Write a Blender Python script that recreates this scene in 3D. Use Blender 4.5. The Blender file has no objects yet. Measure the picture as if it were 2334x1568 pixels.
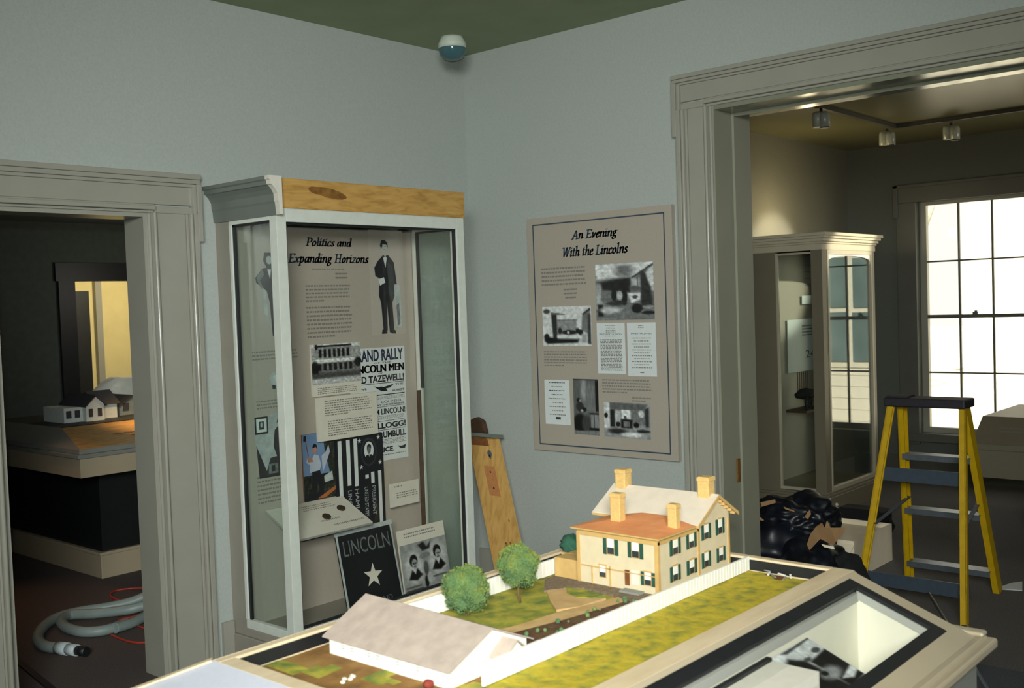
import bpy, bmesh, math, random
from mathutils import Vector, Matrix, noise
random.seed(7)
scn = bpy.context.scene
COL = scn.collection
# ------------------------------------------------------------------ camera
YAW, PITCH, ROLL, FPX = 0.721104, -0.0387031, -0.0349612, 2377.0
CAM = Vector((0, 0, 1.62))
fw = Vector((math.cos(PITCH)*math.cos(YAW), math.cos(PITCH)*math.sin(YAW), math.sin(PITCH)))
_r = fw.cross(Vector((0, 0, 1))).normalized(); _u = _r.cross(fw)
rt = math.cos(ROLL)*_r + math.sin(ROLL)*_u
up = -math.sin(ROLL)*_r + math.cos(ROLL)*_u
cd = bpy.data.cameras.new('camera'); cam = bpy.data.objects.new('camera', cd); COL.objects.link(cam)
cd.sensor_width = 36; cd.lens = 36*FPX/2334; cd.clip_start = 0.05; cd.clip_end = 200
cam.matrix_world = Matrix(((rt.x, up.x, -fw.x, 0), (rt.y, up.y, -fw.y, 0), (rt.z, up.z, -fw.z, CAM.z), (0, 0, 0, 1)))
cd.dof.use_dof = True; cd.dof.focus_distance = 4.6; cd.dof.aperture_fstop = 5.6
scn.camera = cam
# ------------------------------------------------------------------ world, lights, exposure
wd = bpy.data.worlds.new('world'); scn.world = wd; wd.use_nodes = True
bg = wd.node_tree.nodes['Background']; bg.inputs[0].default_value = (1.0, .965, .87, 1); bg.inputs[1].default_value = 1.08
scn.view_settings.view_transform = 'Standard'; scn.view_settings.look = 'None'
scn.view_settings.exposure = .08; scn.view_settings.gamma = 1; scn.view_settings.use_curve_mapping = False

def light(name, kind, loc, energy, color, target=None, size=.1, spot=60, blend=.5, size_y=None):
    l = bpy.data.lights.new(name, kind); l.energy = energy; l.color = color
    if kind == 'AREA':
        l.size = size
        if size_y: l.shape = 'RECTANGLE'; l.size_y = size_y
    elif kind == 'SPOT':
        l.spot_size = math.radians(spot); l.spot_blend = blend; l.shadow_soft_size = size
    elif kind == 'POINT': l.shadow_soft_size = size
    o = bpy.data.objects.new(name, l); COL.objects.link(o); o.location = loc
    if target is not None:
        o.rotation_euler = (Vector(target)-Vector(loc)).to_track_quat('-Z', 'Y').to_euler()
    return o
# the photographer's flash, just over the lens
light('camera_flash', 'SPOT', CAM - fw*.05 + up*.11, 190, (.95, 1, 1), CAM + fw*4 - up*.25 + rt*-.1, .02, 70, .8)
# the main room's own lamps (above and behind the camera)
cl_ = light('ceiling_lamp_main_room', 'AREA', (-1.3, -1.0, 2.9), 108, (.95, 1, .955), (3.3, 3.3, 1.2), 1.5); cl_.data.spread = 1.5
light('track_lamp_over_model', 'SPOT', (.9, .3, 2.95), 26, (1, .90, .68), (1.9, 1.45, .88), .05, 40, .6)
light('left_room_lamp', 'SPOT', (4.0, 5.9, 2.3), 190, (1, .60, .24), (3.95, 6.45, .85), .03, 50, .8)
light('left_room_floor_lamp', 'SPOT', (2.5, 6.6, 2.3), 26, (1, .55, .3), (2.45, 5.7, 0), .05, 50, 1)
light('left_room_fill', 'POINT', (4.5, 7.4, 1.9), 9, (1, .92, .78), None, .15)  # added fill that brightens the plastic sheet and farmhouses, no fixture here
light('far_room_lamp', 'AREA', (5.3, 9.1, 2.3), 26, (1, .88, .62), (5.6, 10.2, 1.1), .5)
light('case_top_lamp', 'POINT', (7.45, 3.50, 2.16), 5, (1, .84, .50), None, .05)
light('crown_daylight_spot', 'SPOT', (8.0, .8, 2.70), 520, (1, .93, .76), (7.62, 3.2, 1.97), .03, 19, .5)  # added spot, stands in for window daylight on the far case crown
light('right_room_fill', 'POINT', (7.9, 1.0, 2.2), 13, (1, .92, .74), None, .25)  # added fill making up for weak window daylight
sun = bpy.data.lights.new('sun', 'SUN'); sun.energy = 9; sun.color = (1, .96, .86); sun.angle = .02
so = bpy.data.objects.new('sun', sun); COL.objects.link(so); so.rotation_euler = Vector((.75, .25, -.6)).to_track_quat('-Z', 'Y').to_euler()

def at(x, y, X=None, Y=None, Z=None):
    d = fw*FPX + (x-1167)*rt - (y-784)*up
    if X is not None: t = X/d.x
    elif Y is not None: t = Y/d.y
    else: t = (Z-CAM.z)/d.z
    return CAM + d*t
# ------------------------------------------------------------------ materials
def srgb(c): return tuple((v/255/12.92 if v/255 <= .04045 else ((v/255+.055)/1.055)**2.4) for v in c)
def mat(name, rgb, rough=.6, metal=0, nscale=0, namt=.12, bump=0, bscale=60, spec=.5, emit=None, es=1):
    m = bpy.data.materials.new(name); m.use_nodes = True; nt = m.node_tree; b = nt.nodes['Principled BSDF']
    c = srgb(rgb)
    b.inputs['Base Color'].default_value = (*c, 1); b.inputs['Roughness'].default_value = rough; b.inputs['Metallic'].default_value = metal
    b.inputs['Specular IOR Level'].default_value = spec
    tc = nt.nodes.new('ShaderNodeTexCoord')
    if nscale:
        n = nt.nodes.new('ShaderNodeTexNoise'); n.inputs['Scale'].default_value = nscale; n.inputs['Detail'].default_value = 5
        r = nt.nodes.new('ShaderNodeValToRGB'); e = r.color_ramp.elements
        e[0].position = .3; e[1].position = .7
        e[0].color = (*[v*(1-namt) for v in c], 1); e[1].color = (*[min(1, v*(1+namt)) for v in c], 1)
        nt.links.new(tc.outputs['Object'], n.inputs['Vector']); nt.links.new(n.outputs['Fac'], r.inputs['Fac']); nt.links.new(r.outputs['Color'], b.inputs['Base Color'])
    if bump:
        n = nt.nodes.new('ShaderNodeTexNoise'); n.inputs['Scale'].default_value = bscale; n.inputs['Detail'].default_value = 4
        bp = nt.nodes.new('ShaderNodeBump'); bp.inputs['Strength'].default_value = bump; bp.inputs['Distance'].default_value = .01
        nt.links.new(tc.outputs['Object'], n.inputs['Vector']); nt.links.new(n.outputs['Fac'], bp.inputs['Height']); nt.links.new(bp.outputs['Normal'], b.inputs['Normal'])
    return m
def ramp_mat(name, stops, scale, rough=.8, detail=6, dist=0, stretch=(1, 1, 1), bump=0, kind='noise'):
    m = bpy.data.materials.new(name); m.use_nodes = True; nt = m.node_tree; b = nt.nodes['Principled BSDF']; b.inputs['Roughness'].default_value = rough
    tc = nt.nodes.new('ShaderNodeTexCoord'); mp = nt.nodes.new('ShaderNodeMapping'); mp.inputs['Scale'].default_value = stretch
    n = nt.nodes.new('ShaderNodeTexNoise'); n.inputs['Scale'].default_value = scale; n.inputs['Detail'].default_value = detail; n.inputs['Distortion'].default_value = dist
    r = nt.nodes.new('ShaderNodeValToRGB'); e = r.color_ramp.elements
    while len(e) < len(stops): e.new(.5)
    for i, (p, c) in enumerate(stops): e[i].position = p; e[i].color = (*srgb(c), 1)
    nt.links.new(tc.outputs['Object'], mp.inputs['Vector']); nt.links.new(mp.outputs['Vector'], n.inputs['Vector'])
    nt.links.new(n.outputs['Fac'], r.inputs['Fac']); nt.links.new(r.outputs['Color'], b.inputs['Base Color'])
    if bump:
        bp = nt.nodes.new('ShaderNodeBump'); bp.inputs['Strength'].default_value = bump; bp.inputs['Distance'].default_value = .01
        nt.links.new(n.outputs['Fac'], bp.inputs['Height']); nt.links.new(bp.outputs['Normal'], b.inputs['Normal'])
    return m
def glass_mat(name, rgb=(1, 1, 1), ior=1.5, rough=0):
    # thin sheet glass: see-through body with a Fresnel mirror coat
    m = bpy.data.materials.new(name); m.use_nodes = True; nt = m.node_tree
    nt.nodes.remove(nt.nodes['Principled BSDF']); out = nt.nodes['Material Output']
    tr = nt.nodes.new('ShaderNodeBsdfTransparent'); tr.inputs[0].default_value = (*rgb, 1)
    gl = nt.nodes.new('ShaderNodeBsdfGlossy'); gl.inputs['Roughness'].default_value = rough
    # Schlick reflectance of one face of the sheet (both faces count)
    ge = nt.nodes.new('ShaderNodeNewGeometry'); dp = nt.nodes.new('ShaderNodeVectorMath'); dp.operation = 'DOT_PRODUCT'
    def mt(op, a, b=None):
        n = nt.nodes.new('ShaderNodeMath'); n.operation = op; n.use_clamp = False
        for i, q in enumerate((a, b)):
            if q is None: continue
            if isinstance(q, (int, float)): n.inputs[i].default_value = q
            else: nt.links.new(q, n.inputs[i])
        return n.outputs[0]
    nt.links.new(ge.outputs['Incoming'], dp.inputs[0]); nt.links.new(ge.outputs['Normal'], dp.inputs[1])
    f0 = ((ior-1)/(ior+1))**2
    fr = mt('ADD', mt('MULTIPLY', mt('POWER', mt('SUBTRACT', 1, mt('ABSOLUTE', dp.outputs['Value'])), 5), 1-f0), f0)
    mx = nt.nodes.new('ShaderNodeMixShader')
    nt.links.new(fr, mx.inputs[0]); nt.links.new(tr.outputs[0], mx.inputs[1]); nt.links.new(gl.outputs[0], mx.inputs[2]); nt.links.new(mx.outputs[0], out.inputs[0])
    return m

M = {}
M['wall'] = mat('wall_paint', (167, 173, 167), .75, nscale=90, namt=.05, bump=.15, bscale=110)
M['ceiling'] = mat('ceiling_paint', (150, 160, 128), .85, nscale=4, namt=.06)
M['ceiling_b'] = mat('ceiling_gloss_paint', (116, 112, 78), .3, nscale=3, namt=.08)
M['trim'] = mat('taupe_trim_paint', (152, 150, 138), .26, nscale=6, namt=.03)
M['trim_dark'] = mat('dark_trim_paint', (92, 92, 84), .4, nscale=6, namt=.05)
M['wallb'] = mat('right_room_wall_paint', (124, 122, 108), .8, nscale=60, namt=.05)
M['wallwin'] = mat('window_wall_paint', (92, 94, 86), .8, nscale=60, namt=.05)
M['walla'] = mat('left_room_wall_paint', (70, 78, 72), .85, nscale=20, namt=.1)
M['walllit'] = mat('far_room_yellow_paint', (214, 198, 140), .8, nscale=5, namt=.05)
M['black'] = mat('black_paint', (22, 25, 27), .5, nscale=30, namt=.2)
M['white'] = mat('white_paint', (226, 222, 202), .45, nscale=12, namt=.03)
M['casewhite'] = mat('case_frame_bare_white', (206, 210, 200), .27, nscale=25, namt=.04)
M['taupe'] = mat('case_taupe_paint', (146, 140, 128), .45, nscale=10, namt=.04)
M['crown'] = mat('case_crown_gray_green', (108, 115, 108), .45, nscale=10, namt=.04)
M['carpet'] = mat('carpet_blue_gray', (76, 80, 86), .95, nscale=160, namt=.3, bump=.6, bscale=300)
M['carpet_b'] = mat('carpet_right_room', (98, 94, 90), .95, nscale=140, namt=.3, bump=.6, bscale=300)
M['carpet_a'] = mat('carpet_left_room', (84, 74, 70), .95, nscale=140, namt=.3, bump=.6, bscale=300)
M['wood'] = ramp_mat('bare_pine', [(.25, (150, 112, 52)), (.5, (188, 146, 78)), (.8, (204, 164, 96))], 9, .55, 8, .6, (1, 5, 5))
M['woodv'] = ramp_mat('bare_pine_upright', [(.25, (176, 130, 66)), (.5, (202, 158, 88)), (.8, (214, 172, 104))], 9, .55, 8, .6, (5, 5, 1))
M['knot'] = ramp_mat('wood_knot', [(.3, (92, 58, 24)), (.7, (150, 106, 46))], 25, .6)
M['brown'] = mat('brown_wood_stain', (120, 74, 38), .5, nscale=30, namt=.3)
M['dkbrown'] = mat('dark_brown_wood', (72, 50, 32), .6, nscale=30, namt=.3)
M['patch'] = mat('tan_filler_patch', (184, 124, 74), .6, nscale=40, namt=.1)
M['panel'] = mat('panel_taupe', (166, 158, 144), .55, nscale=120, namt=.03)
M['panel2'] = mat('case_back_panel_taupe', (172, 164, 152), .6, nscale=120, namt=.03)
M['ink'] = mat('ink_slate', (52, 68, 82), .5, nscale=40, namt=.05)
M['inkb'] = mat('ink_black', (26, 28, 34), .5, nscale=40, namt=.1)
M['inkg'] = mat('ink_text_gray', (122, 119, 112), .6, nscale=300, namt=.1)
M['inkbl'] = mat('ink_dark_blue', (34, 40, 68), .5, nscale=40, namt=.1)
M['paper'] = mat('white_paper', (208, 214, 212), .6, nscale=40, namt=.03)
M['cream'] = mat('cream_card', (212, 208, 194), .6, nscale=40, namt=.03)
M['gray1'] = mat('photo_light_gray', (170, 178, 176), .45, nscale=25, namt=.25)
M['graylt'] = mat('photo_pale_gray', (186, 192, 190), .45, nscale=25, namt=.08)
M['gray2'] = mat('photo_mid_gray', (104, 110, 110), .45, nscale=40, namt=.4)
M['gray3'] = mat('photo_dark_gray', (50, 56, 58), .45, nscale=40, namt=.4)
M['bw'] = ramp_mat('photo_mottle', [(.32, (26, 30, 34)), (.46, (84, 92, 92)), (.56, (150, 158, 154)), (.68, (196, 202, 198))], 34, .45, 8, .4)
M['bwd'] = ramp_mat('photo_dark_mottle', [(.38, (16, 20, 26)), (.54, (40, 46, 48)), (.62, (110, 118, 116)), (.75, (170, 176, 172))], 38, .45, 8, .4)
M['skin'] = mat('printed_skin', (168, 126, 104), .6, nscale=30, namt=.1)
M['skyblue'] = mat('printed_blue_sky', (108, 136, 172), .6, nscale=9, namt=.15)
M['paleblue'] = mat('printed_pale_shirt', (172, 180, 194), .6, nscale=20, namt=.06)
M['printgreen'] = ramp_mat('printed_dark_foliage', [(.4, (20, 24, 24)), (.6, (52, 56, 44)), (.75, (98, 92, 64))], 60, .6)
M['orangep'] = mat('printed_orange_wood', (168, 100, 54), .6, nscale=30, namt=.2)
M['gray_lip'] = mat('gray_lip_paint', (168, 168, 160), .5, nscale=8, namt=.02)
M['tanrim'] = ramp_mat('tan_painted_rim', [(.3, (206, 184, 148)), (.7, (222, 202, 168))], 6, .45, 5, .2, (1, 5, 1))
M['labelgray'] = mat('gray_label_panel', (188, 190, 200), .5, nscale=80, namt=.03)
M['taupe_table'] = mat('table_taupe_paint', (178, 164, 138), .4, nscale=8, namt=.03)
M['apron'] = mat('table_apron_gray', (134, 136, 128), .5, nscale=8, namt=.03)
M['grass'] = ramp_mat('moss_grass', [(.28, (120, 124, 42)), (.45, (166, 154, 36)), (.6, (190, 166, 30)), (.78, (146, 146, 60))], 30, .95, 10, .2, bump=.5)
M['grass2'] = ramp_mat('garden_lawn', [(.3, (92, 110, 46)), (.48, (140, 140, 44)), (.62, (170, 158, 54)), (.8, (116, 124, 56))], 22, .95, 9, .3, bump=.5)
M['dirt'] = ramp_mat('brown_yard', [(.3, (106, 74, 30)), (.5, (140, 100, 44)), (.66, (150, 116, 58)), (.8, (120, 112, 52))], 16, .95, 9, .3, bump=.4)
M['path'] = ramp_mat('tan_path', [(.3, (182, 146, 92)), (.7, (206, 172, 116))], 20, .95, 7, bump=.2)
M['bed'] = ramp_mat('garden_soil', [(.35, (70, 46, 26)), (.6, (104, 70, 40)), (.72, (70, 90, 50))], 50, .95, 8, bump=.6)
M['pebble'] = mat('gravel_gray_brown', (122, 104, 82), .9, nscale=120, namt=.35, bump=.5, bscale=200)
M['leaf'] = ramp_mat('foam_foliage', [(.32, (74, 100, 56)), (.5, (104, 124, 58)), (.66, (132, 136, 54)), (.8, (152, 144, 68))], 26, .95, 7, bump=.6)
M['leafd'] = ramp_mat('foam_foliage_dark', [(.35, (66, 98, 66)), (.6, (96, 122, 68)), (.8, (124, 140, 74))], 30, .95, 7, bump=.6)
M['bush'] = mat('dark_green_bush', (40, 84, 64), .9, nscale=80, namt=.3)
M['bark'] = mat('bark_brown', (110, 84, 56), .9, nscale=60, namt=.2)
M['hwall'] = mat('model_house_cream', (208, 192, 158), .6, nscale=40, namt=.05)
M['htrim'] = mat('model_house_ochre_trim', (196, 160, 98), .6, nscale=40, namt=.08)
M['hroof1'] = ramp_mat('model_orange_roof', [(.3, (226, 138, 84)), (.7, (236, 160, 102))], 22, .7)
M['hroof2'] = mat('model_pale_roof', (214, 200, 180), .7, nscale=30, namt=.05)
M['chim'] = mat('model_chimney_yellow', (208, 172, 106), .7, nscale=150, namt=.12)
M['shut'] = mat('model_green_shutter', (34, 76, 62), .6, nscale=90, namt=.15)
M['barnroof'] = ramp_mat('model_barn_roof', [(.3, (164, 148, 136)), (.7, (184, 168, 154))], 26, .8)
M['fence'] = mat('model_white_paint', (236, 234, 222), .5, nscale=30, namt=.02)
M['yellow'] = mat('ladder_yellow_fiberglass', (196, 158, 10), .45, nscale=20, namt=.1)
M['steel'] = mat('ladder_aluminum', (126, 134, 142), .35, .7, nscale=30, namt=.1)
M['steelp'] = mat('ladder_step_blue_gray', (70, 82, 94), .4, .3, nscale=30, namt=.1)
M['capblk'] = mat('ladder_cap_plastic', (34, 30, 38), .6, nscale=30, namt=.2)
M['bag'] = mat('black_plastic_bag', (11, 15, 24), .42, bump=.35, bscale=9, nscale=10, namt=.3)
M['nylon'] = mat('black_nylon', (14, 14, 18), .85, nscale=80, namt=.3)
M['cardboard'] = mat('cardboard', (150, 116, 78), .85, nscale=14, namt=.1)
M['carton'] = mat('white_carton_board', (238, 224, 196), .7, nscale=9, namt=.05)
M['hose'] = mat('gray_vacuum_hose', (132, 146, 142), .45, nscale=30, namt=.05)
M['hosew'] = mat('white_hose_cuff', (190, 204, 206), .4, nscale=30, namt=.05)
M['cord'] = mat('red_cord', (168, 56, 40), .5, nscale=30, namt=.1)
M['plastic_sheet'] = mat('translucent_plastic_sheet', (208, 214, 206), .35, bump=.6, bscale=14, nscale=8, namt=.08)
M['brass'] = mat('brass_plate', (150, 108, 54), .4, .6, nscale=60, namt=.2)
M['spot'] = mat('spot_lamp_cream_metal', (206, 208, 192), .25, .1, nscale=20, namt=.03)
M['dome'] = mat('smoke_dome_teal', (66, 100, 106), .12, nscale=10, namt=.05)
M['domew'] = mat('dome_base_white', (196, 204, 190), .5, nscale=10, namt=.03)
M['bead2'] = mat('far_case_bead_paint', (172, 164, 142), .4, nscale=8, namt=.03)
M['case2'] = mat('far_case_taupe_paint', (116, 108, 90), .45, nscale=8, namt=.03)
M['crown_lit'] = mat('far_case_crown_lit_taupe', (186, 177, 152), .45, nscale=8, namt=.03)  # body's taupe lightened, the light on the crown is in its colour
M['copper'] = mat('dark_copper_coin', (74, 58, 48), .5, .5, nscale=90, namt=.3)
M['redflower'] = mat('red_dot_paint', (130, 50, 34), .8, nscale=90, namt=.2)
M['stone'] = mat('pale_pebble', (216, 208, 186), .8, nscale=90, namt=.1)
M['bwhite'] = mat('neighbour_clapboard', (230, 226, 208), .8, nscale=2, namt=.04)
M['bgray'] = mat('neighbour_roof', (150, 158, 158), .8, nscale=2, namt=.05)
M['bglass'] = mat('neighbour_window_glass', (110, 130, 130), .15, nscale=2, namt=.2)
M['glare_ground'] = mat('washed_out_ground', (222, 216, 196), .9, nscale=2, namt=.05)  # ground colour paled to carry the overexposed glare outdoors
M['mfarm'] = mat('model_farmhouse_white', (206, 214, 208), .6, nscale=40, namt=.05)
M['mroof'] = mat('model_dark_roof', (58, 58, 60), .8, nscale=60, namt=.2)
M['mgray'] = mat('model_gray_house', (120, 132, 132), .7, nscale=40, namt=.1)
M['glass'] = glass_mat('case_glass', (.90, .94, .92), 1.5)
M['glass_clear'] = glass_mat('clear_case_glass', (.985, .985, .97), 1.45)
M['glass2'] = glass_mat('far_case_glass', (.93, .96, .94), 2.1)
M['wglass'] = glass_mat('window_glass', (.99, .99, .97), 1.12)
M['acryl'] = glass_mat('vitrine_glass', (.97, .98, .97), 1.3)
# ------------------------------------------------------------------ mesh builder
OFF = {}
class MB:
    def __init__(s): s.v = []; s.f = []; s.m = []; s.smooth = set()
    def add(s, vs, fs, m=0, smooth=False):
        b = len(s.v); s.v += [Vector(p) for p in vs]
        for f in fs:
            if smooth: s.smooth.add(len(s.f))
            s.f.append([b+i for i in f]); s.m.append(m)
        return s
    def box(s, x0, x1, y0, y1, z0, z1, m=0):
        x0, x1 = min(x0, x1), max(x0, x1); y0, y1 = min(y0, y1), max(y0, y1); z0, z1 = min(z0, z1), max(z0, z1)
        return s.add([(x0, y0, z0), (x1, y0, z0), (x1, y1, z0), (x0, y1, z0), (x0, y0, z1), (x1, y0, z1), (x1, y1, z1), (x0, y1, z1)],
                     [(0, 3, 2, 1), (4, 5, 6, 7), (0, 1, 5, 4), (1, 2, 6, 5), (2, 3, 7, 6), (3, 0, 4, 7)], m)
    def hexa(s, a, b, m=0):   # a: 4 bottom pts, b: 4 top pts
        return s.add(list(a)+list(b), [(0, 3, 2, 1), (4, 5, 6, 7), (0, 1, 5, 4), (1, 2, 6, 5), (2, 3, 7, 6), (3, 0, 4, 7)], m)
    def slab(s, pts, n, t, m=0, me=None):  # polygon pushed along -n by t
        n = Vector(n).normalized(); k = len(pts); P = [Vector(p) for p in pts]; Q = [p-n*t for p in P]
        b = len(s.v); s.v += P+Q
        s.f.append([b+i for i in range(k)]); s.m.append(m)
        s.f.append([b+k+i for i in reversed(range(k))]); s.m.append(m if me is None else me)
        for i in range(k):
            j = (i+1) % k; s.f.append([b+i, b+k+i, b+k+j, b+j]); s.m.append(m if me is None else me)
        return s
    def bar(s, p, q, w, d, ref=(0, 0, 1), m=0):   # box beam from p to q
        p = Vector(p); q = Vector(q); a = (q-p).normalized(); ref = Vector(ref)
        x = a.cross(ref).normalized(); y = x.cross(a)
        c = [x*(-w/2)+y*(-d/2), x*(w/2)+y*(-d/2), x*(w/2)+y*(d/2), x*(-w/2)+y*(d/2)]
        return s.hexa([p+k for k in c], [q+k for k in c], m)
    def tube(s, pts, r, n=10, m=0, caps=True):
        P = [Vector(p) for p in pts]; R = r if isinstance(r, (list, tuple)) else [r]*len(P)
        b = len(s.v); up_ = Vector((0, 0, 1)); pv = None
        for i, p in enumerate(P):
            t = (P[min(i+1, len(P)-1)]-P[max(i-1, 0)]).normalized()
            x = t.cross(up_) if pv is None else (pv - t*pv.dot(t))
            if x.length < 1e-4: x = t.cross(Vector((1, 0, 0)))
            x.normalize(); pv = x; y = t.cross(x)
            for k in range(n):
                a = 2*math.pi*k/n; s.v.append(p+(x*math.cos(a)+y*math.sin(a))*R[i])
        for i in range(len(P)-1):
            for k in range(n):
                s.smooth.add(len(s.f)); s.f.append([b+i*n+k, b+i*n+(k+1) % n, b+(i+1)*n+(k+1) % n, b+(i+1)*n+k]); s.m.append(m)
        if caps:
            s.f.append([b+k for k in reversed(range(n))]); s.m.append(m)
            s.f.append([b+(len(P)-1)*n+k for k in range(n)]); s.m.append(m)
        return s
    def lathe(s, prof, c, n=24, m=0, mats=None):   # prof [(r,z)...] about vertical axis at c
        b = len(s.v)
        for r, z in prof:
            for k in range(n):
                a = 2*math.pi*k/n; s.v.append(Vector((c[0]+r*math.cos(a), c[1]+r*math.sin(a), c[2]+z)))
        for i in range(len(prof)-1):
            for k in range(n):
                s.smooth.add(len(s.f)); s.f.append([b+i*n+k, b+i*n+(k+1) % n, b+(i+1)*n+(k+1) % n, b+(i+1)*n+k]); s.m.append(mats[i] if mats else m)
        s.f.append([b+k for k in reversed(range(n))]); s.m.append(m)
        s.f.append([b+(len(prof)-1)*n+k for k in range(n)]); s.m.append(mats[-1] if mats else m)
        return s
    def blob(s, c, rad, amp=.2, fs=3., sub=3, m=0, seed=0, flat=None):
        bm = bmesh.new(); bmesh.ops.create_icosphere(bm, subdivisions=sub, radius=1)
        b = len(s.v); c = Vector(c)
        for v in bm.verts:
            k = 1+amp*noise.noise(v.co*fs+Vector((seed, seed*1.7, 0)))+amp*.5*noise.noise(v.co*fs*2.7+Vector((seed, 0, 9)))
            p = Vector((v.co.x*rad[0], v.co.y*rad[1], v.co.z*rad[2]))*k+c
            if flat is not None and p.z < flat: p.z = flat
            s.v.append(p)
        for f in bm.faces: s.smooth.add(len(s.f)); s.f.append([b+v.index for v in f.verts]); s.m.append(m)
        bm.free(); return s
    def prism_x(s, pts, x0, x1, m=0):   # pts (y,z)
        k = len(pts); return s.add([(x0, y, z) for y, z in pts]+[(x1, y, z) for y, z in pts],
            [list(range(k)), list(reversed(range(k, 2*k)))]+[[i, i+k, (i+1) % k+k, (i+1) % k] for i in range(k)], m)
    def prism_y(s, pts, y0, y1, m=0):   # pts (x,z)
        k = len(pts); return s.add([(x, y0, z) for x, z in pts]+[(x, y1, z) for x, z in pts],
            [list(range(k)), list(reversed(range(k, 2*k)))]+[[i, i+k, (i+1) % k+k, (i+1) % k] for i in range(k)], m)
    def obj(s, name, mats, parent=None, bevel=0):
        me = bpy.data.meshes.new(name)
        if parent is not None: o0 = OFF[parent.name]
        else:
            xs = [v.x for v in s.v]; ys = [v.y for v in s.v]; zs = [v.z for v in s.v]
            o0 = Vector(((min(xs)+max(xs))/2, (min(ys)+max(ys))/2, min(zs)))
        me.from_pydata([v-o0 for v in s.v], [], s.f)
        if not isinstance(mats, (list, tuple)): mats = [mats]
        for mm in mats: me.materials.append(M[mm] if isinstance(mm, str) else mm)
        for i, p in enumerate(me.polygons):
            p.material_index = min(s.m[i], len(mats)-1); p.use_smooth = i in s.smooth
        bm = bmesh.new(); bm.from_mesh(me)
        if not getattr(s, 'keepn', False): bmesh.ops.recalc_face_normals(bm, faces=bm.faces)
        bm.to_mesh(me); bm.free()
        o = bpy.data.objects.new(name, me); COL.objects.link(o); OFF[o.name] = o0
        if parent is not None: o.parent = parent
        else: o.location = o0
        if bevel:
            b = o.modifiers.new('bevel', 'BEVEL'); b.width = bevel; b.segments = 2; b.limit_method = 'ANGLE'
        return o
def thing(name, label, cat, loc, group=None):
    o = bpy.data.objects.new(name, None); COL.objects.link(o); o.location = loc; OFF[o.name] = Vector(loc)
    o.empty_display_size = .1; o['label'] = label; o['category'] = cat
    if group: o['group'] = group
    return o
def tag(o, label, cat, group=None):
    o['label'] = label; o['category'] = cat
    if group: o['group'] = group
    return o
def struct(name, mb, mats, bevel=0):
    o = mb.obj(name, mats, None, bevel); o['kind'] = 'structure'; return o
def copy_thing(src, loc, label):
    r = src.copy(); COL.objects.link(r); r.location = loc; r['label'] = label
    for ch in list(src.children):
        c = ch.copy(); COL.objects.link(c); c.parent = r
    return r
# ------------------------------------------------------------------ lettering
_tc = {}
def text_mesh(s, bold=0):
    k = (s, bold)
    if k in _tc: return _tc[k]
    cu = bpy.data.curves.new('t', 'FONT'); cu.body = s; cu.offset = bold; cu.resolution_u = 3
    ob = bpy.data.objects.new('t', cu); COL.objects.link(ob); bpy.context.view_layer.update()
    me = bpy.data.meshes.new_from_object(ob)
    vs = [(v.co.x, v.co.y) for v in me.vertices]; fs = [list(p.vertices) for p in me.polygons]
    bpy.data.objects.remove(ob); bpy.data.curves.remove(cu); bpy.data.meshes.remove(me)
    x0 = min(v[0] for v in vs); x1 = max(v[0] for v in vs); y0 = min(v[1] for v in vs); y1 = max(v[1] for v in vs)
    _tc[k] = ([((x-x0)/(x1-x0), (y-y0)/(y1-y0)) for x, y in vs], fs); return _tc[k]
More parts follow.
